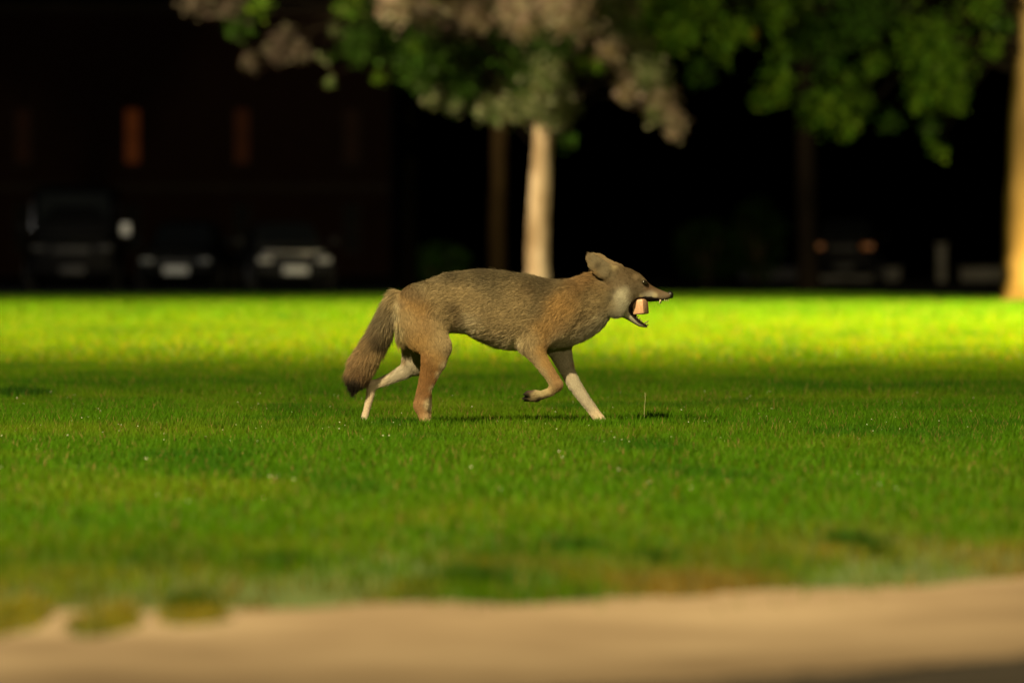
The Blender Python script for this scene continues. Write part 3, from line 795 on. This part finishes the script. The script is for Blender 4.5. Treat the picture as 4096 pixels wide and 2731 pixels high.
def prim_dist(pr, X, Y, Z):
    kind, d = pr[0], pr[1]
    if kind == 'seg':
        A, B, ra, rb, fy = d
        ab = B - A; L2 = ab @ ab
        t = np.clip(((X - A[0]) * ab[0] + (Y - A[1]) * ab[1] + (Z - A[2]) * ab[2]) / L2, 0, 1)
        dx = X - A[0] - t * ab[0]; dy = (Y - A[1] - t * ab[1]) / fy; dz = Z - A[2] - t * ab[2]
        q_ = np.sqrt(dx * dx + dy * dy + dz * dz)
        r = ra + (rb - ra) * t
        # first-order distance: undo the squash along y
        g = np.sqrt(dx * dx + dz * dz + (dy / fy) ** 2) / (q_ + 1e-9)
        return (q_ - r) / np.maximum(g, 1.0)
    x, zc, a, b, n = d
    zc_ = smooth_interp(X, x, zc); a_ = smooth_interp(X, x, a); b_ = smooth_interp(X, x, b)
    e = ((np.abs(Z - zc_) / a_) ** n + (np.abs(Y) / b_) ** n + 1e-12) ** (1.0 / n)
    s = (e - 1) * np.minimum(a_, b_)
    o = np.maximum(np.maximum(x[0] - X, X - x[-1]), 0)
    return np.where(o > 0, np.sqrt(np.maximum(s, 0) ** 2 + o * o), s)

def prim_bounds(pr):
    d = pr[1]
    if pr[0] == 'seg':
        A, B, ra, rb, fy = d
        r = max(ra, rb)
        return np.minimum(A, B) - r, np.maximum(A, B) + r
    x, zc, a, b, n = d
    return np.array([x[0], -b.max(), (zc - a).min()]), np.array([x[-1], b.max(), (zc + a).max()])

for gid in range(1, GID[0] + 1):
    grp = [p for p in PRIMS if p[6] == gid]
    bs = [prim_bounds(p) for p in grp]
    b0 = np.min([b[0] for b in bs], axis=0); b1 = np.max([b[1] for b in bs], axis=0)
    k = grp[0][2]
    m = 0.03 + k
    i0 = np.clip(((b0 - m - lo) / VOX).astype(int), 0, dims - 1); i1 = np.clip(((b1 + m - lo) / VOX).astype(int) + 2, 1, dims)
    sl = tuple(slice(a, b) for a, b in zip(i0, i1))
    X, Y, Z = np.meshgrid(ax_[0][sl[0]], ax_[1][sl[1]], ax_[2][sl[2]], indexing='ij')
    dist = np.min([prim_dist(p, X, Y, Z) for p in grp], axis=0)
    f = FLD[sl]
    hh = np.clip(k - np.abs(f - dist), 0, None) / k
    FLD[sl] = np.minimum(f, dist) - hh * hh * k * 0.25
# ear cups and the folds where ear meets head (carved out)
def carve(a, b, ra, rb, ya, yb, fy, k=0.004):
    ax, az = U(*a); bx, bz = U(*b)
    X, Y, Z = np.meshgrid(*ax_, indexing='ij', sparse=True)
    pr = ('seg', (np.array([ax, ya, az]), np.array([bx, yb, bz]), ra * KU, rb * KU, fy), k)
    b0, b1 = prim_bounds(pr)
    i0 = np.clip(((b0 - .02 - lo) / VOX).astype(int), 0, dims - 1); i1 = np.clip(((b1 + .02 - lo) / VOX).astype(int) + 2, 1, dims)
    sl = tuple(slice(p, q_) for p, q_ in zip(i0, i1))
    X, Y, Z = np.meshgrid(ax_[0][sl[0]], ax_[1][sl[1]], ax_[2][sl[2]], indexing='ij')
    dist = -prim_dist(pr, X, Y, Z)
    f = FLD[sl]
    hh = np.clip(k - np.abs(f - dist), 0, None) / k
    FLD[sl] = np.maximum(f, dist) + hh * hh * k * 0.25
carve((1828, 215), (1742, 150), 26, 18, -.074, -.080, 0.28)
carve((2052, 458), (2090, 455), 24, 30, 0.0, 0.0, 1.1)      # hollow of the open mouth

def surface_nets(Fv):
    ins = Fv < 0
    nx, ny, nz = Fv.shape
    c = [(i, j, k) for i in (0, 1) for j in (0, 1) for k in (0, 1)]
    cnt = sum(ins[i:nx - 1 + i, j:ny - 1 + j, k:nz - 1 + k].astype(np.int8) for i, j, k in c)
    act = (cnt > 0) & (cnt < 8)
    I = np.argwhere(act)
    vid = np.full(act.shape, -1, dtype=np.int64); vid[act] = np.arange(len(I))
    acc = np.zeros((len(I), 3)); num = np.zeros(len(I))
    vals = {cc: Fv[I[:, 0] + cc[0], I[:, 1] + cc[1], I[:, 2] + cc[2]] for cc in c}
    for p in c:
        for axn in range(3):
            if p[axn] == 0:
                q_ = list(p); q_[axn] = 1; q_ = tuple(q_)
                a, b = vals[p], vals[q_]
                cr = (a < 0) != (b < 0)
                t = a / np.where(cr, a - b, 1.0)
                pt = np.tile(np.array(p, float), (len(I), 1)); pt[:, axn] = t
                acc[cr] += pt[cr]; num[cr] += 1
    V = (I + acc / num[:, None]) * VOX + lo
    quads = []
    for axn in range(3):
        o1, o2 = [(1, 2), (2, 0), (0, 1)][axn]
        s0 = [slice(1, -1)] * 3; s1 = [slice(1, -1)] * 3
        s0[axn] = slice(0, Fv.shape[axn] - 1); s1[axn] = slice(1, Fv.shape[axn])
        a, b = ins[tuple(s0)], ins[tuple(s1)]
        for flip, msk in ((False, a & ~b), (True, ~a & b)):
            E = np.argwhere(msk)
            off = np.ones(3, int); off[axn] = 0
            E = E + off
            d1 = np.zeros(3, int); d1[o1] = 1; d2 = np.zeros(3, int); d2[o2] = 1
            g = lambda e: vid[e[:, 0], e[:, 1], e[:, 2]]
            qd = np.stack([g(E - d1 - d2), g(E - d2), g(E), g(E - d1)], 1)
            quads.append(qd[:, ::-1] if flip else qd)
    Q = np.concatenate(quads)
    return V, Q[(Q >= 0).all(1)]
BV, BQ = surface_nets(FLD)
# relax the voxel steps
nb = np.concatenate([BQ[:, [0, 1]], BQ[:, [1, 2]], BQ[:, [2, 3]], BQ[:, [3, 0]]])
deg = np.bincount(nb.ravel(), minlength=len(BV)).astype(float)
def relax(V, f):
    S = np.zeros_like(V)
    for j in range(3):
        S[:, j] = np.bincount(nb[:, 0], V[nb[:, 1], j], len(V)) + np.bincount(nb[:, 1], V[nb[:, 0], j], len(V))
    return V + f * (S / deg[:, None] - V)
for _ in range(4):
    BV = relax(BV, 0.5); BV = relax(BV, -0.51)

# ---- coat colours by where it grows, with ear-crease shade and belly bounce painted in
GREY = (.135, .110, .068); TAN = (.315, .245, .140); RUST = (.325, .205, .082); PALE = (.52, .45, .31); WHITE = (.38, .34, .28)
DARK = (.016, .013, .010); FACE = (.115, .082, .046); EAR = (.165, .135, .088); BROWN = (.125, .085, .046); DGREY = (.085, .068, .043)
SN = [(620, 300, 45, GREY), (720, 268, 45, GREY), (820, 250, 45, DGREY), (920, 240, 45, GREY), (1020, 238, 45, DGREY), (1120, 244, 45, GREY), (1220, 258, 45, DGREY), (1320, 268, 45, GREY), (1420, 290, 45, DGREY), (1500, 300, 35, GREY),
      (560, 345, 28, BROWN), (600, 388, 34, BROWN), (700, 340, 50, TAN), (800, 400, 50, TAN), (820, 460, 30, BROWN), (900, 350, 55, TAN), (1000, 400, 50, TAN), (1000, 300, 45, GREY), (1100, 360, 60, GREY), (1200, 360, 60, TAN), (1300, 340, 40, BROWN),
      (1400, 370, 45, GREY), (1445, 350, 25, DGREY), (1380, 480, 45, GREY), (1280, 460, 60, TAN), (1150, 480, 70, TAN), (1020, 500, 60, TAN), (950, 560, 38, (.50, .43, .31)), (900, 590, 25, PALE), (870, 560, 26, BROWN), (1000, 640, 45, (.40, .335, .22)), (1100, 600, 60, TAN), (1120, 690, 40, (.38, .32, .22)),
      (1210, 705, 40, PALE), (1220, 600, 50, TAN),  # belly tones here and above lightened to stand for bounced light
      (1500, 430, 60, RUST), (1480, 520, 55, RUST), (1560, 480, 60, RUST), (1600, 580, 55, TAN), (1520, 600, 45, (.30, .20, .10)), (1400, 590, 45, RUST), (1330, 640, 40, TAN), (1540, 680, 40, (.44, .39, .29)), (1640, 650, 45, (.40, .36, .27)),
      (1600, 340, 55, (.20, .132, .066)), (1690, 270, 45, (.22, .135, .06)), (1760, 330, 40, (.21, .150, .078)), (1740, 410, 50, TAN), (1700, 480, 50, TAN), (1660, 560, 50, (.19, .155, .10)), (1780, 540, 35, (.40, .36, .26)), (1720, 630, 40, (.46, .42, .31)),
      (1830, 300, 22, BROWN), (1840, 420, 40, (.20, .165, .10)), (1862, 350, 15, (.06, .045, .026)), (1850, 395, 12, (.06, .048, .03)), (1865, 500, 25, (.22, .20, .15)),
      (1765, 182, 11, (.05, .038, .024)), (1790, 268, 9, (.035, .026, .015)), (1760, 248, 8, (.05, .035, .02)), (1835, 290, 9, (.05, .036, .02)), (1790, 200, 20, EAR), (1740, 150, 22, EAR), (1720, 200, 14, EAR), (1700, 100, 9, (.07, .05, .03)), (1760, 108, 7, (.07, .05, .03)), (1700, 130, 16, (.16, .12, .075)), (1830, 225, 35, EAR), (1870, 190, 14, (.40, .32, .18)),  # small dark splats paint the shade in the ear creases
      (1930, 240, 45, FACE), (2000, 250, 35, FACE), (2050, 262, 20, FACE), (2071, 291, 10, DARK), (2058, 268, 7, (.26, .21, .14)), (2085, 308, 7, DARK), (1980, 310, 35, (.15, .116, .075)), (2040, 320, 22, (.16, .126, .084)), (1900, 310, 25, (.17, .13, .08)),
      (1930, 360, 24, (.54, .51, .41)), (1915, 400, 28, (.54, .51, .41)), (1950, 340, 14, (.38, .36, .28)), (1930, 450, 28, (.44, .42, .34)), (1960, 505, 26, (.50, .47, .38)), (1985, 380, 22, (.26, .22, .155)), (2005, 360, 18, (.19, .15, .10)),
      (2090, 325, 15, (.13, .082, .050)), (2115, 325, 15, (.12, .075, .045)), (2160, 345, 20, (.135, .090, .056)), (2200, 372, 20, (.14, .103, .070)), (2110, 365, 13, WHITE), (2075, 372, 12, WHITE), (2140, 372, 10, PALE), (2050, 382, 9, PALE), (2190, 396, 12, (.24, .19, .14)), (2060, 345, 12, (.16, .12, .08)),
      (2000, 560, 20, (.34, .32, .26)), (2050, 585, 18, (.30, .27, .21)), (1990, 480, 14, (.30, .27, .21)),
      (600, 470, 50, RUST), (540, 520, 35, TAN), (560, 600, 40, (.25, .175, .085)), (660, 560, 55, (.245, .165, .082)), (760, 520, 50, TAN), (790, 600, 40, TAN), (640, 680, 50, RUST), (740, 690, 50, TAN), (640, 790, 34, (.25, .13, .05)), (720, 780, 40, RUST), (790, 740, 25, (.32, .25, .155)), (775, 830, 18, PALE),
      (670, 880, 40, (.255, .135, .052)), (740, 890, 14, PALE), (640, 970, 35, (.28, .15, .062)), (700, 980, 14, PALE), (600, 1060, 30, (.29, .165, .08)), (675, 1080, 18, PALE), (610, 1140, 28, (.32, .19, .095)), (670, 1170, 22, (.38, .28, .17)), (700, 1210, 18, PALE),
      (465, 455, 16, PALE), (460, 530, 18, PALE), (485, 620, 22, (.34, .30, .18)), (500, 440, 18, (.23, .16, .085)), (505, 690, 18, (.22, .17, .08)),
      (420, 430, 30, TAN), (380, 500, 35, (.19, .15, .09)), (350, 560, 35, (.17, .14, .09)), (410, 590, 30, (.24, .19, .12)), (310, 620, 30, (.17, .13, .08)), (330, 695, 24, (.055, .040, .022)), (390, 680, 22, (.13, .10, .05)), (260, 730, 32, (.23, .16, .085)), (200, 790, 34, (.26, .175, .092)), (270, 830, 34, (.28, .19, .10)),
      (160, 860, 30, (.25, .165, .088)), (340, 800, 26, (.30, .22, .11)), (320, 880, 24, (.28, .20, .10)), (220, 895, 24, (.21, .13, .068)), (180, 968, 28, DARK), (130, 935, 14, (.08, .052, .028)), (250, 940, 16, (.13, .08, .04)), (180, 1010, 30, DARK),
      (1320, 720, 32, (.30, .235, .14)), (1400, 740, 32, RUST), (1360, 800, 28, (.31, .24, .145)), (1430, 810, 26, RUST), (1400, 870, 22, (.33, .26, .16)), (1490, 890, 26, (.31, .19, .09)), (1440, 925, 18, (.33, .26, .15)), (1525, 960, 22, (.28, .18, .09)), (1480, 990, 18, (.29, .21, .11)), (1440, 1005, 16, (.33, .27, .15)),
      (1440, 1042, 13, (.09, .06, .035)), (1390, 1000, 18, (.31, .26, .15)), (1390, 1052, 12, (.06, .042, .028)), (1350, 1030, 16, (.24, .19, .11)), (1330, 985, 14, (.06, .04, .03)), (1295, 1000, 12, DARK), (1292, 1050, 14, DARK), (1320, 1022, 9, DARK)]
SF = [(600, 780, 60, WHITE), (540, 880, 50, WHITE), (440, 925, 40, WHITE), (350, 955, 35, (.55, .47, .37)), (290, 980, 30, (.50, .40, .30)), (265, 1090, 40, (.52, .42, .33)), (250, 1190, 30, (.55, .47, .38)), (420, 872, 10, (.22, .15, .07)), (510, 815, 12, (.24, .16, .08)),
      (1540, 740, 50, (.38, .33, .26)), (1560, 850, 40, (.40, .35, .28)), (1640, 980, 40, WHITE), (1700, 1080, 40, WHITE), (1780, 1170, 40, (.56, .47, .36)), (1610, 830, 10, (.26, .18, .11)), (1700, 980, 12, (.36, .27, .17)), (1480, 700, 50, (.33, .29, .22)), (1650, 690, 40, (.35, .31, .24)),
      (1000, 400, 220, TAN), (1000, 240, 60, GREY), (1760, 160, 45, (.17, .125, .07)), (1950, 300, 60, FACE), (2100, 360, 40, FACE), (1930, 430, 60, (.36, .34, .27)), (2040, 560, 40, (.28, .25, .2)), (300, 700, 90, (.24, .17, .09)), (200, 860, 60, (.25, .165, .088)), (180, 970, 34, DARK), (430, 500, 50, TAN), (700, 560, 120, RUST), (1600, 400, 120, (.22, .145, .07)), (1200, 690, 80, PALE), (950, 620, 40, PALE)]
def uv_of(P):
    return (P[:, 0] * 1000 + 2048 - 1300) * 1.622, (1705 - P[:, 2] * 1000 - 950) * 1.622
def tail_part(u, v):
    return (u < 400) & (v < 905 - (u - 300).clip(0) * 0.6) | ((u < 262) & (v < 1030))
def coat(P):
    u, v = uv_of(P)
    out = np.zeros((len(P), 3))
    for lst, msk in ((SN, (P[:, 1] < 0.018) | tail_part(u, v)), (SF, (P[:, 1] >= 0.018) & ~tail_part(u, v))):
        if not msk.any(): continue
        uu, vv = u[msk], v[msk]
        acc = np.zeros((len(uu), 3)); ws = np.zeros(len(uu))
        for (cu, cv, r, c) in lst:
            d2 = ((uu - cu) ** 2 + (vv - cv) ** 2) / (r * r)
            w = np.exp(-0.5 * d2) + 1e-5 / (1 + d2) ** 2
            acc += w[:, None] * np.array(c); ws += w
        out[msk] = acc / ws[:, None]
    head = np.clip((u - 1850) / 60, 0, 1) * np.clip((500 - v) / 60, 0, 1)
    ear = ((u > 1680) & (u < 1900) & (v < 300) & (np.abs(P[:, 1]) > 0.05))
    return out * (1 - 0.14 * np.maximum(head, ear * 0.9))[:, None]
def mouth_mask(P):
    u, v = uv_of(P)
    lip = np.interp(u, [1965, 1985, 2005, 2040, 2100, 2170, 2200, 2240], [455, 418, 400, 386, 381, 393, 401, 408])
    jaw = np.interp(u, [1965, 1985, 2000, 2040, 2080, 2110], [475, 505, 524, 560, 578, 590])
    return (u > 1968) & (v > lip) & (v < jaw)
def bald_mask(P):
    u, v = uv_of(P)
    return mouth_mask(P) | (u > 2230)

M_SKIN, nt, bsdf, out_ = new_mat('coyote_hide')
a_ = nt.nodes.new('ShaderNodeAttribute'); a_.attribute_name = 'tint'
nz = nt.nodes.new('ShaderNodeTexNoise'); nz.inputs['Scale'].default_value = 160; nz.inputs['Detail'].default_value = 5
mxx = nt.nodes.new('ShaderNodeMix'); mxx.data_type = 'RGBA'; mxx.blend_type = 'MULTIPLY'; mxx.inputs[0].default_value = 0.5
nt.links.new(a_.outputs['Color'], mxx.inputs[6]); nt.links.new(nz.outputs[0], mxx.inputs[7])
nt.links.new(mxx.outputs[2], bsdf.inputs['Base Color'])
bsdf.inputs['Roughness'].default_value = 0.75; bsdf.inputs['Specular IOR Level'].default_value = 0.15

M_FUR, nt, bsdf, out_ = new_mat('coyote_fur')
a_ = nt.nodes.new('ShaderNodeAttribute'); a_.attribute_name = 'tint'
nt.links.new(a_.outputs['Color'], bsdf.inputs['Base Color'])
bsdf.inputs['Roughness'].default_value = 0.55; bsdf.inputs['Specular IOR Level'].default_value = 0.25
tr_ = nt.nodes.new('ShaderNodeBsdfTranslucent'); nt.links.new(a_.outputs['Color'], tr_.inputs['Color'])
ms_ = nt.nodes.new('ShaderNodeMixShader'); ms_.inputs[0].default_value = 0.3
nt.links.new(bsdf.outputs[0], ms_.inputs[1]); nt.links.new(tr_.outputs[0], ms_.inputs[2]); nt.links.new(ms_.outputs[0], out_.inputs['Surface'])

coyote = empty('coyote', (0, D, 0))
tag(coyote, 'lean grey brown coyote running with open jaws across the lawn', 'coyote')
bme = mesh_np('coyote_body', BV, BQ, np.full(len(BQ), 4), True)
bc = coat(BV)
mm = mouth_mask(BV)
bc[mm] = (0.012, 0.007, 0.007)
bc = np.where((BV[:, 2] < 0.012)[:, None], bc * 0.8, bc)
point_color(bme, bc)
link('body', bme, M_SKIN, coyote)

# ---- fur
vn = np.zeros(len(BV) * 3, dtype=np.float32); bme.vertices.foreach_get('normal', vn); vn = vn.reshape(-1, 3).astype(float)
NH = 190000
tri = np.concatenate([BQ[:, [0, 1, 2]], BQ[:, [0, 2, 3]]])
ar = 0.5 * np.linalg.norm(np.cross(BV[tri[:, 1]] - BV[tri[:, 0]], BV[tri[:, 2]] - BV[tri[:, 0]]), axis=1)
ctr = BV[tri].mean(1)
tu, tv = uv_of(ctr)
wgt = ar * np.where(ctr[:, 1] < 0.03, 1.25, 0.6) * np.where(tu > 1690, 1.7, 1.0) * np.where(tv > 760, 1.3, 1.0)
ti = RNG.choice(len(tri), NH, p=wgt / wgt.sum())
r1 = np.sqrt(RNG.random(NH)); r2 = RNG.random(NH)
bw = np.stack([1 - r1, r1 * (1 - r2), r1 * r2], 1)
HP = (BV[tri[ti]] * bw[:, :, None]).sum(1)
HN = (vn[tri[ti]] * bw[:, :, None]).sum(1); HN /= np.linalg.norm(HN, axis=1)[:, None] + 1e-9
keep = ~bald_mask(HP)
HP, HN = HP[keep], HN[keep]; NH = len(HP)
fw = np.zeros(NH); fl = np.zeros((NH, 3)); hl = np.zeros(NH); hf = np.zeros(NH)
for pr in PRIMS:
    b0, b1 = prim_bounds(pr)
    ok = ((HP > b0 - 0.05) & (HP < b1 + 0.05)).all(1)
    if not ok.any(): continue
    q_ = HP[ok]
    d = np.abs(prim_dist(pr, q_[:, 0], q_[:, 1], q_[:, 2]))
    w = np.exp(-d / 0.006)
    fw[ok] += w; fl[ok] += w[:, None] * pr[3]; hl[ok] += w * pr[4]; hf[ok] += w * pr[5]
fw = np.maximum(fw, 1e-9)
fl /= fw[:, None]; hl /= fw; hf /= fw
u, v = uv_of(HP)
# longer hair: ruff of the neck, chest, belly fringe, back of the thigh
ruff = np.exp(-(((u - 1720) / 110) ** 2 + ((v - 560) / 130) ** 2)); fringe = np.exp(-(((u - 1130) / 150) ** 2 + ((v - 715) / 30) ** 2)); seat = np.exp(-(((u - 490) / 40) ** 2 + ((v - 640) / 90) ** 2))
hl = hl + 0.010 * ruff + 0.022 * fringe + 0.016 * seat
hl *= np.clip(np.where(u > 2060, (2260 - u) / 260.0 + 0.25, 1.0), 0.3, 1.0)
hl *= RNG.uniform(0.6, 1.15, NH)
flow = fl + RNG.normal(0, 0.10, (NH, 3))
# combed tufts: neighbouring hair leans the same way
cx = vnoise(u / 14.0, v / 14.0 + HP[:, 1] * 90, 71) - 0.5; cz = vnoise(u / 14.0 + 31, v / 14.0 + HP[:, 1] * 90, 72) - 0.5
tl = np.where((u < 430), 0.35, 0.8) * np.clip((hl - 0.006) / 0.02, 0, 1); flow[:, 0] += 0.16 * cx * tl; flow[:, 2] += 0.2 * cz * tl
flow[:, 2] -= 0.8 * fringe + 0.5 * seat
flow -= (flow * HN).sum(1)[:, None] * HN
flow /= np.linalg.norm(flow, axis=1)[:, None] + 1e-9
lift = hf * RNG.uniform(0.4, 2.2, NH)
d0 = flow + HN * (lift * 1.9)[:, None]; d0 /= np.linalg.norm(d0, axis=1)[:, None]
d1 = flow + HN * (lift * 0.6)[:, None]; d1 /= np.linalg.norm(d1, axis=1)[:, None]
d2 = flow + HN * (lift * 0.35)[:, None] + np.array([0, 0, -0.12]); d2 /= np.linalg.norm(d2, axis=1)[:, None]
p0 = HP - HN * 0.0012
p1 = p0 + d0 * (hl * 0.33)[:, None]; p2 = p1 + d1 * (hl * 0.34)[:, None]; p3 = p2 + d2 * (hl * 0.33)[:, None]
pts = np.stack([p0, p1, p2, p3], 1).astype(np.float32)
hc = coat(HP + flow * (hl * 0.6)[:, None])
# banded agouti hair: each hair paler or darker than its neighbours, strongest on the back and tail
griz = np.clip(hl / 0.022, 0.12, 1.0)
rv = RNG.random(NH)
fac = 1.0 + griz * np.where(rv < 0.25, -0.42, np.where(rv > 0.75, 0.42, 0.0)) + RNG.normal(0, 0.10, NH)
pat = (fbm(u / 40.0, v / 24.0, 81) - 0.5)
fine = vnoise(u / 11.0 + v / 60.0, v / 6.0, 83) - 0.5
fac *= (1.0 + 0.55 * pat * griz) * (1.0 + 0.30 * fine * griz * griz)
hc = np.clip(hc * np.clip(fac, 0.25, 1.9)[:, None], 0.003, 0.8)
# long dark-tipped guard hairs standing out of the back, ruff, belly and tail
gi = np.where((hl > 0.016) & (RNG.random(NH) < 0.045))[0]
gl = hl[gi] * RNG.uniform(1.1, 1.6, len(gi))
gd0 = flow[gi] + HN[gi] * (0.35 + 0.75 * RNG.random(len(gi)))[:, None] * 0.9 + RNG.normal(0, 0.12, (len(gi), 3)); gd0 /= np.linalg.norm(gd0, axis=1)[:, None]
gd1 = flow[gi] + HN[gi] * 0.22 + RNG.normal(0, 0.10, (len(gi), 3)); gd1 /= np.linalg.norm(gd1, axis=1)[:, None]
g1 = p0[gi] + gd0 * (gl * .33)[:, None]; g2 = g1 + (gd0 * .5 + gd1 * .5) * (gl * .34)[:, None]; g3 = g2 + gd1 * (gl * .33)[:, None]
pts = np.concatenate([pts, np.stack([p0[gi], g1, g2, g3], 1).astype(np.float32)])
gsel = RNG.random(len(gi))[:, None]
hc = np.concatenate([hc, np.where(gsel < 0.5, hc[gi] * 0.45, np.clip(hc[gi] * 1.4, 0, .6))])
hl = np.concatenate([hl, gl]); NH = len(pts)
hcur = bpy.data.hair_curves.new('coyote_fur')
hcur.add_curves([4] * NH)
hcur.attributes['position'].data.foreach_set('vector', pts.ravel()) if 'position' in hcur.attributes else hcur.position_data.foreach_set('vector', pts.ravel())
ra_ = hcur.attributes.get('radius') or hcur.attributes.new('radius', 'FLOAT', 'POINT')
rad = np.where(hl > 0.024, 0.00044, 0.00036)[:, None] * np.array([[1.0, 0.95, 0.7, 0.2]])
ra_.data.foreach_set('value', rad.astype(np.float32).ravel())
ca_ = hcur.attributes.new('tint', 'FLOAT_COLOR', 'CURVE')
cc_ = np.ones((NH, 4), dtype=np.float32); cc_[:, :3] = hc
ca_.data.foreach_set('color', cc_.ravel())
hcur.materials.append(M_FUR)
fo = bpy.data.objects.new('fur', hcur); COL.objects.link(fo); fo.parent = coyote

# ---- eyes, nose, teeth, whiskers
def ell(name, c, r, mat, parent, rot=None, sub=3):
    bm = bmesh.new()
    m = Matrix.Translation(Vector(c))
    if rot is not None: m = m @ rot
    bmesh.ops.create_icosphere(bm, subdivisions=sub, radius=1.0, matrix=m @ Matrix.Diagonal((*r, 1)))
    return link(name, bm_mesh(bm, name, True), mat, parent)
M_EYE = mat_plain('eye_dark', (0.008, 0.006, 0.004), 0.16, spec=0.9)
M_NOSE = mat_noise('wet_nose', (0.006, 0.006, 0.006), (0.014, 0.013, 0.012), 260, 0.28, 0.25, spec=0.6)
M_TOOTH = mat_plain('tooth_enamel', (0.42, 0.36, 0.25), 0.35)
ex, ez = U(2071, 291)
for s, nm in ((-1, 'eye'), (1, 'eye')):
    ell(nm, (ex, s * 0.0415, ez), (0.0105, 0.0075, 0.0080), M_EYE, coyote, Matrix.Rotation(math.radians(35), 4, 'Y'))
nx_, nz_ = U(2241, 371)
bm = bmesh.new()
bmesh.ops.create_icosphere(bm, subdivisions=4, radius=1.0)
for vv_ in bm.verts:
    x, y, z = vv_.co
    w = 1.0 - 0.22 * max(0, -z)                       # narrower below
    if x > 0.1:
        for s in (-1, 1):                              # nostrils
            q_ = ((y - s * 0.52) / 0.30) ** 2 + ((z + 0.05) / 0.28) ** 2
            x -= 0.35 * math.exp(-q_)
        x -= 0.18 * math.exp(-(y / 0.12) ** 2) * (1 if z < 0.1 else 0.3)
    vv_.co = (nx_ + x * 0.0135, y * 0.0150 * w, nz_ + z * 0.0152 - 0.003 * (x > 0) * x)
link('nose', bm_mesh(bm, 'nose', True), M_NOSE, coyote)
M_TOOTH2 = mat_plain('brown_tooth', (0.13, 0.095, 0.06), 0.4)  # darker brown for the lower teeth
def tooth(a, b, y, r, mat=None):
    ax, az = U(*a); bx, bz = U(*b)
    V, Fc, C = tube([(ax, y, az), (ax * .5 + bx * .5 + .0008, y, az * .5 + bz * .5), (bx, y, bz)], [r, r * .8, r * .12], 7)
    link('tooth', mesh_np('tooth', V, Fc, C, True), mat or M_TOOTH, coyote)
for s in (-1, 1):
    tooth((2176, 402), (2166 + 14 * (s > 0), 432), s * 0.019, 0.0036)
    for k, uu in enumerate((2202, 2214, 2225)):
        tooth((uu, 400), (uu + 2, 416), s * (0.013 - 0.0035 * k), 0.0018)
    tooth((2070, 560), (2098 + 6 * (s > 0), 538), s * 0.012, 0.0034, M_TOOTH2)
    for k in range(3):
        tooth((2086 + 3 * k, 568), (2096 + 3 * k, 560 + 3 * k), s * (0.010 - 0.003 * k), 0.0017, M_TOOTH2)
    for (a, b) in (((2020, 520), (2034, 508)), ((2034, 532), (2048, 521)), ((2048, 545), (2061, 534))):
        tooth(a, b, s * 0.016, 0.0030, M_TOOTH2)
# claws of the lifted paw
M_CLAW = mat_plain('claw_horn', (0.03, 0.024, 0.018), 0.4)
for (a, b, y) in (((1300, 1008), (1284, 1022), -.087), ((1292, 1040), (1279, 1052), -.070), ((1300, 1056), (1286, 1062), -.058)):
    ax, az = U(*a); bx, bz = U(*b)
    V, Fc, C = tube([(ax, y, az), (ax * .45 + bx * .55, y, az * .45 + bz * .55 + .002), (bx, y, bz)], [.0036, .0026, .0006], 7)
    link('claw', mesh_np('claw', V, Fc, C, True), M_CLAW, coyote)
pl = Pile()
rg = np.random.default_rng(5)
for s in (-1, 1):
    for i in range(9):
        ax, az = U(2165 + rg.uniform(0, 45), 378 + rg.uniform(0, 20))
        q0 = np.array([ax, s * 0.022, az]); dr = np.array([rg.uniform(-.5, .1), s * rg.uniform(.5, 1), rg.uniform(-.9, -.1)]); dr /= np.linalg.norm(dr)
        L = rg.uniform(.02, .04)
        pl.add(tube([q0, q0 + dr * L * .5, q0 + dr * L + np.array([-.004, 0, -.005])], [.00022, .00018, .00006], 4))
link('whiskers', pl.mesh('whiskers'), M_CLAW, coyote)

# ---- the block in its jaws: a thing of its own
bx_, bz_ = U(2046, 449)
M_BLOCK = mat_noise('pinkish_wood', (0.36, 0.20, 0.125), (0.50, 0.30, 0.19), 30, 0.38, 0.25, c3=(0.43, 0.25, 0.155), spec=0.5, stretch=(1, 1, 0.35))
bm = bmesh.new()
bm_box(bm, (0, 0, 0), (0.050, 0.050, 0.060))
bmesh.ops.bevel(bm, geom=list(bm.edges), offset=0.006, segments=3, affect='EDGES', profile=0.5)
bmesh.ops.subdivide_edges(bm, edges=list(bm.edges), cuts=1, use_grid_fill=True)
for vv_ in bm.verts:
    n_ = math.sin(vv_.co.x * 130 + 1) * math.sin(vv_.co.y * 150) + math.sin(vv_.co.z * 120)
    vv_.co *= 1.0 + 0.018 * n_
bo = link('block', bm_mesh(bm, 'block', True), M_BLOCK)
bo.location = (bx_, D - 0.014, bz_)
bo.rotation_euler = (0, math.radians(-5), math.radians(-30))
tag(bo, 'pinkish brown rounded wooden block gripped in the coyote\'s open jaws', 'block')
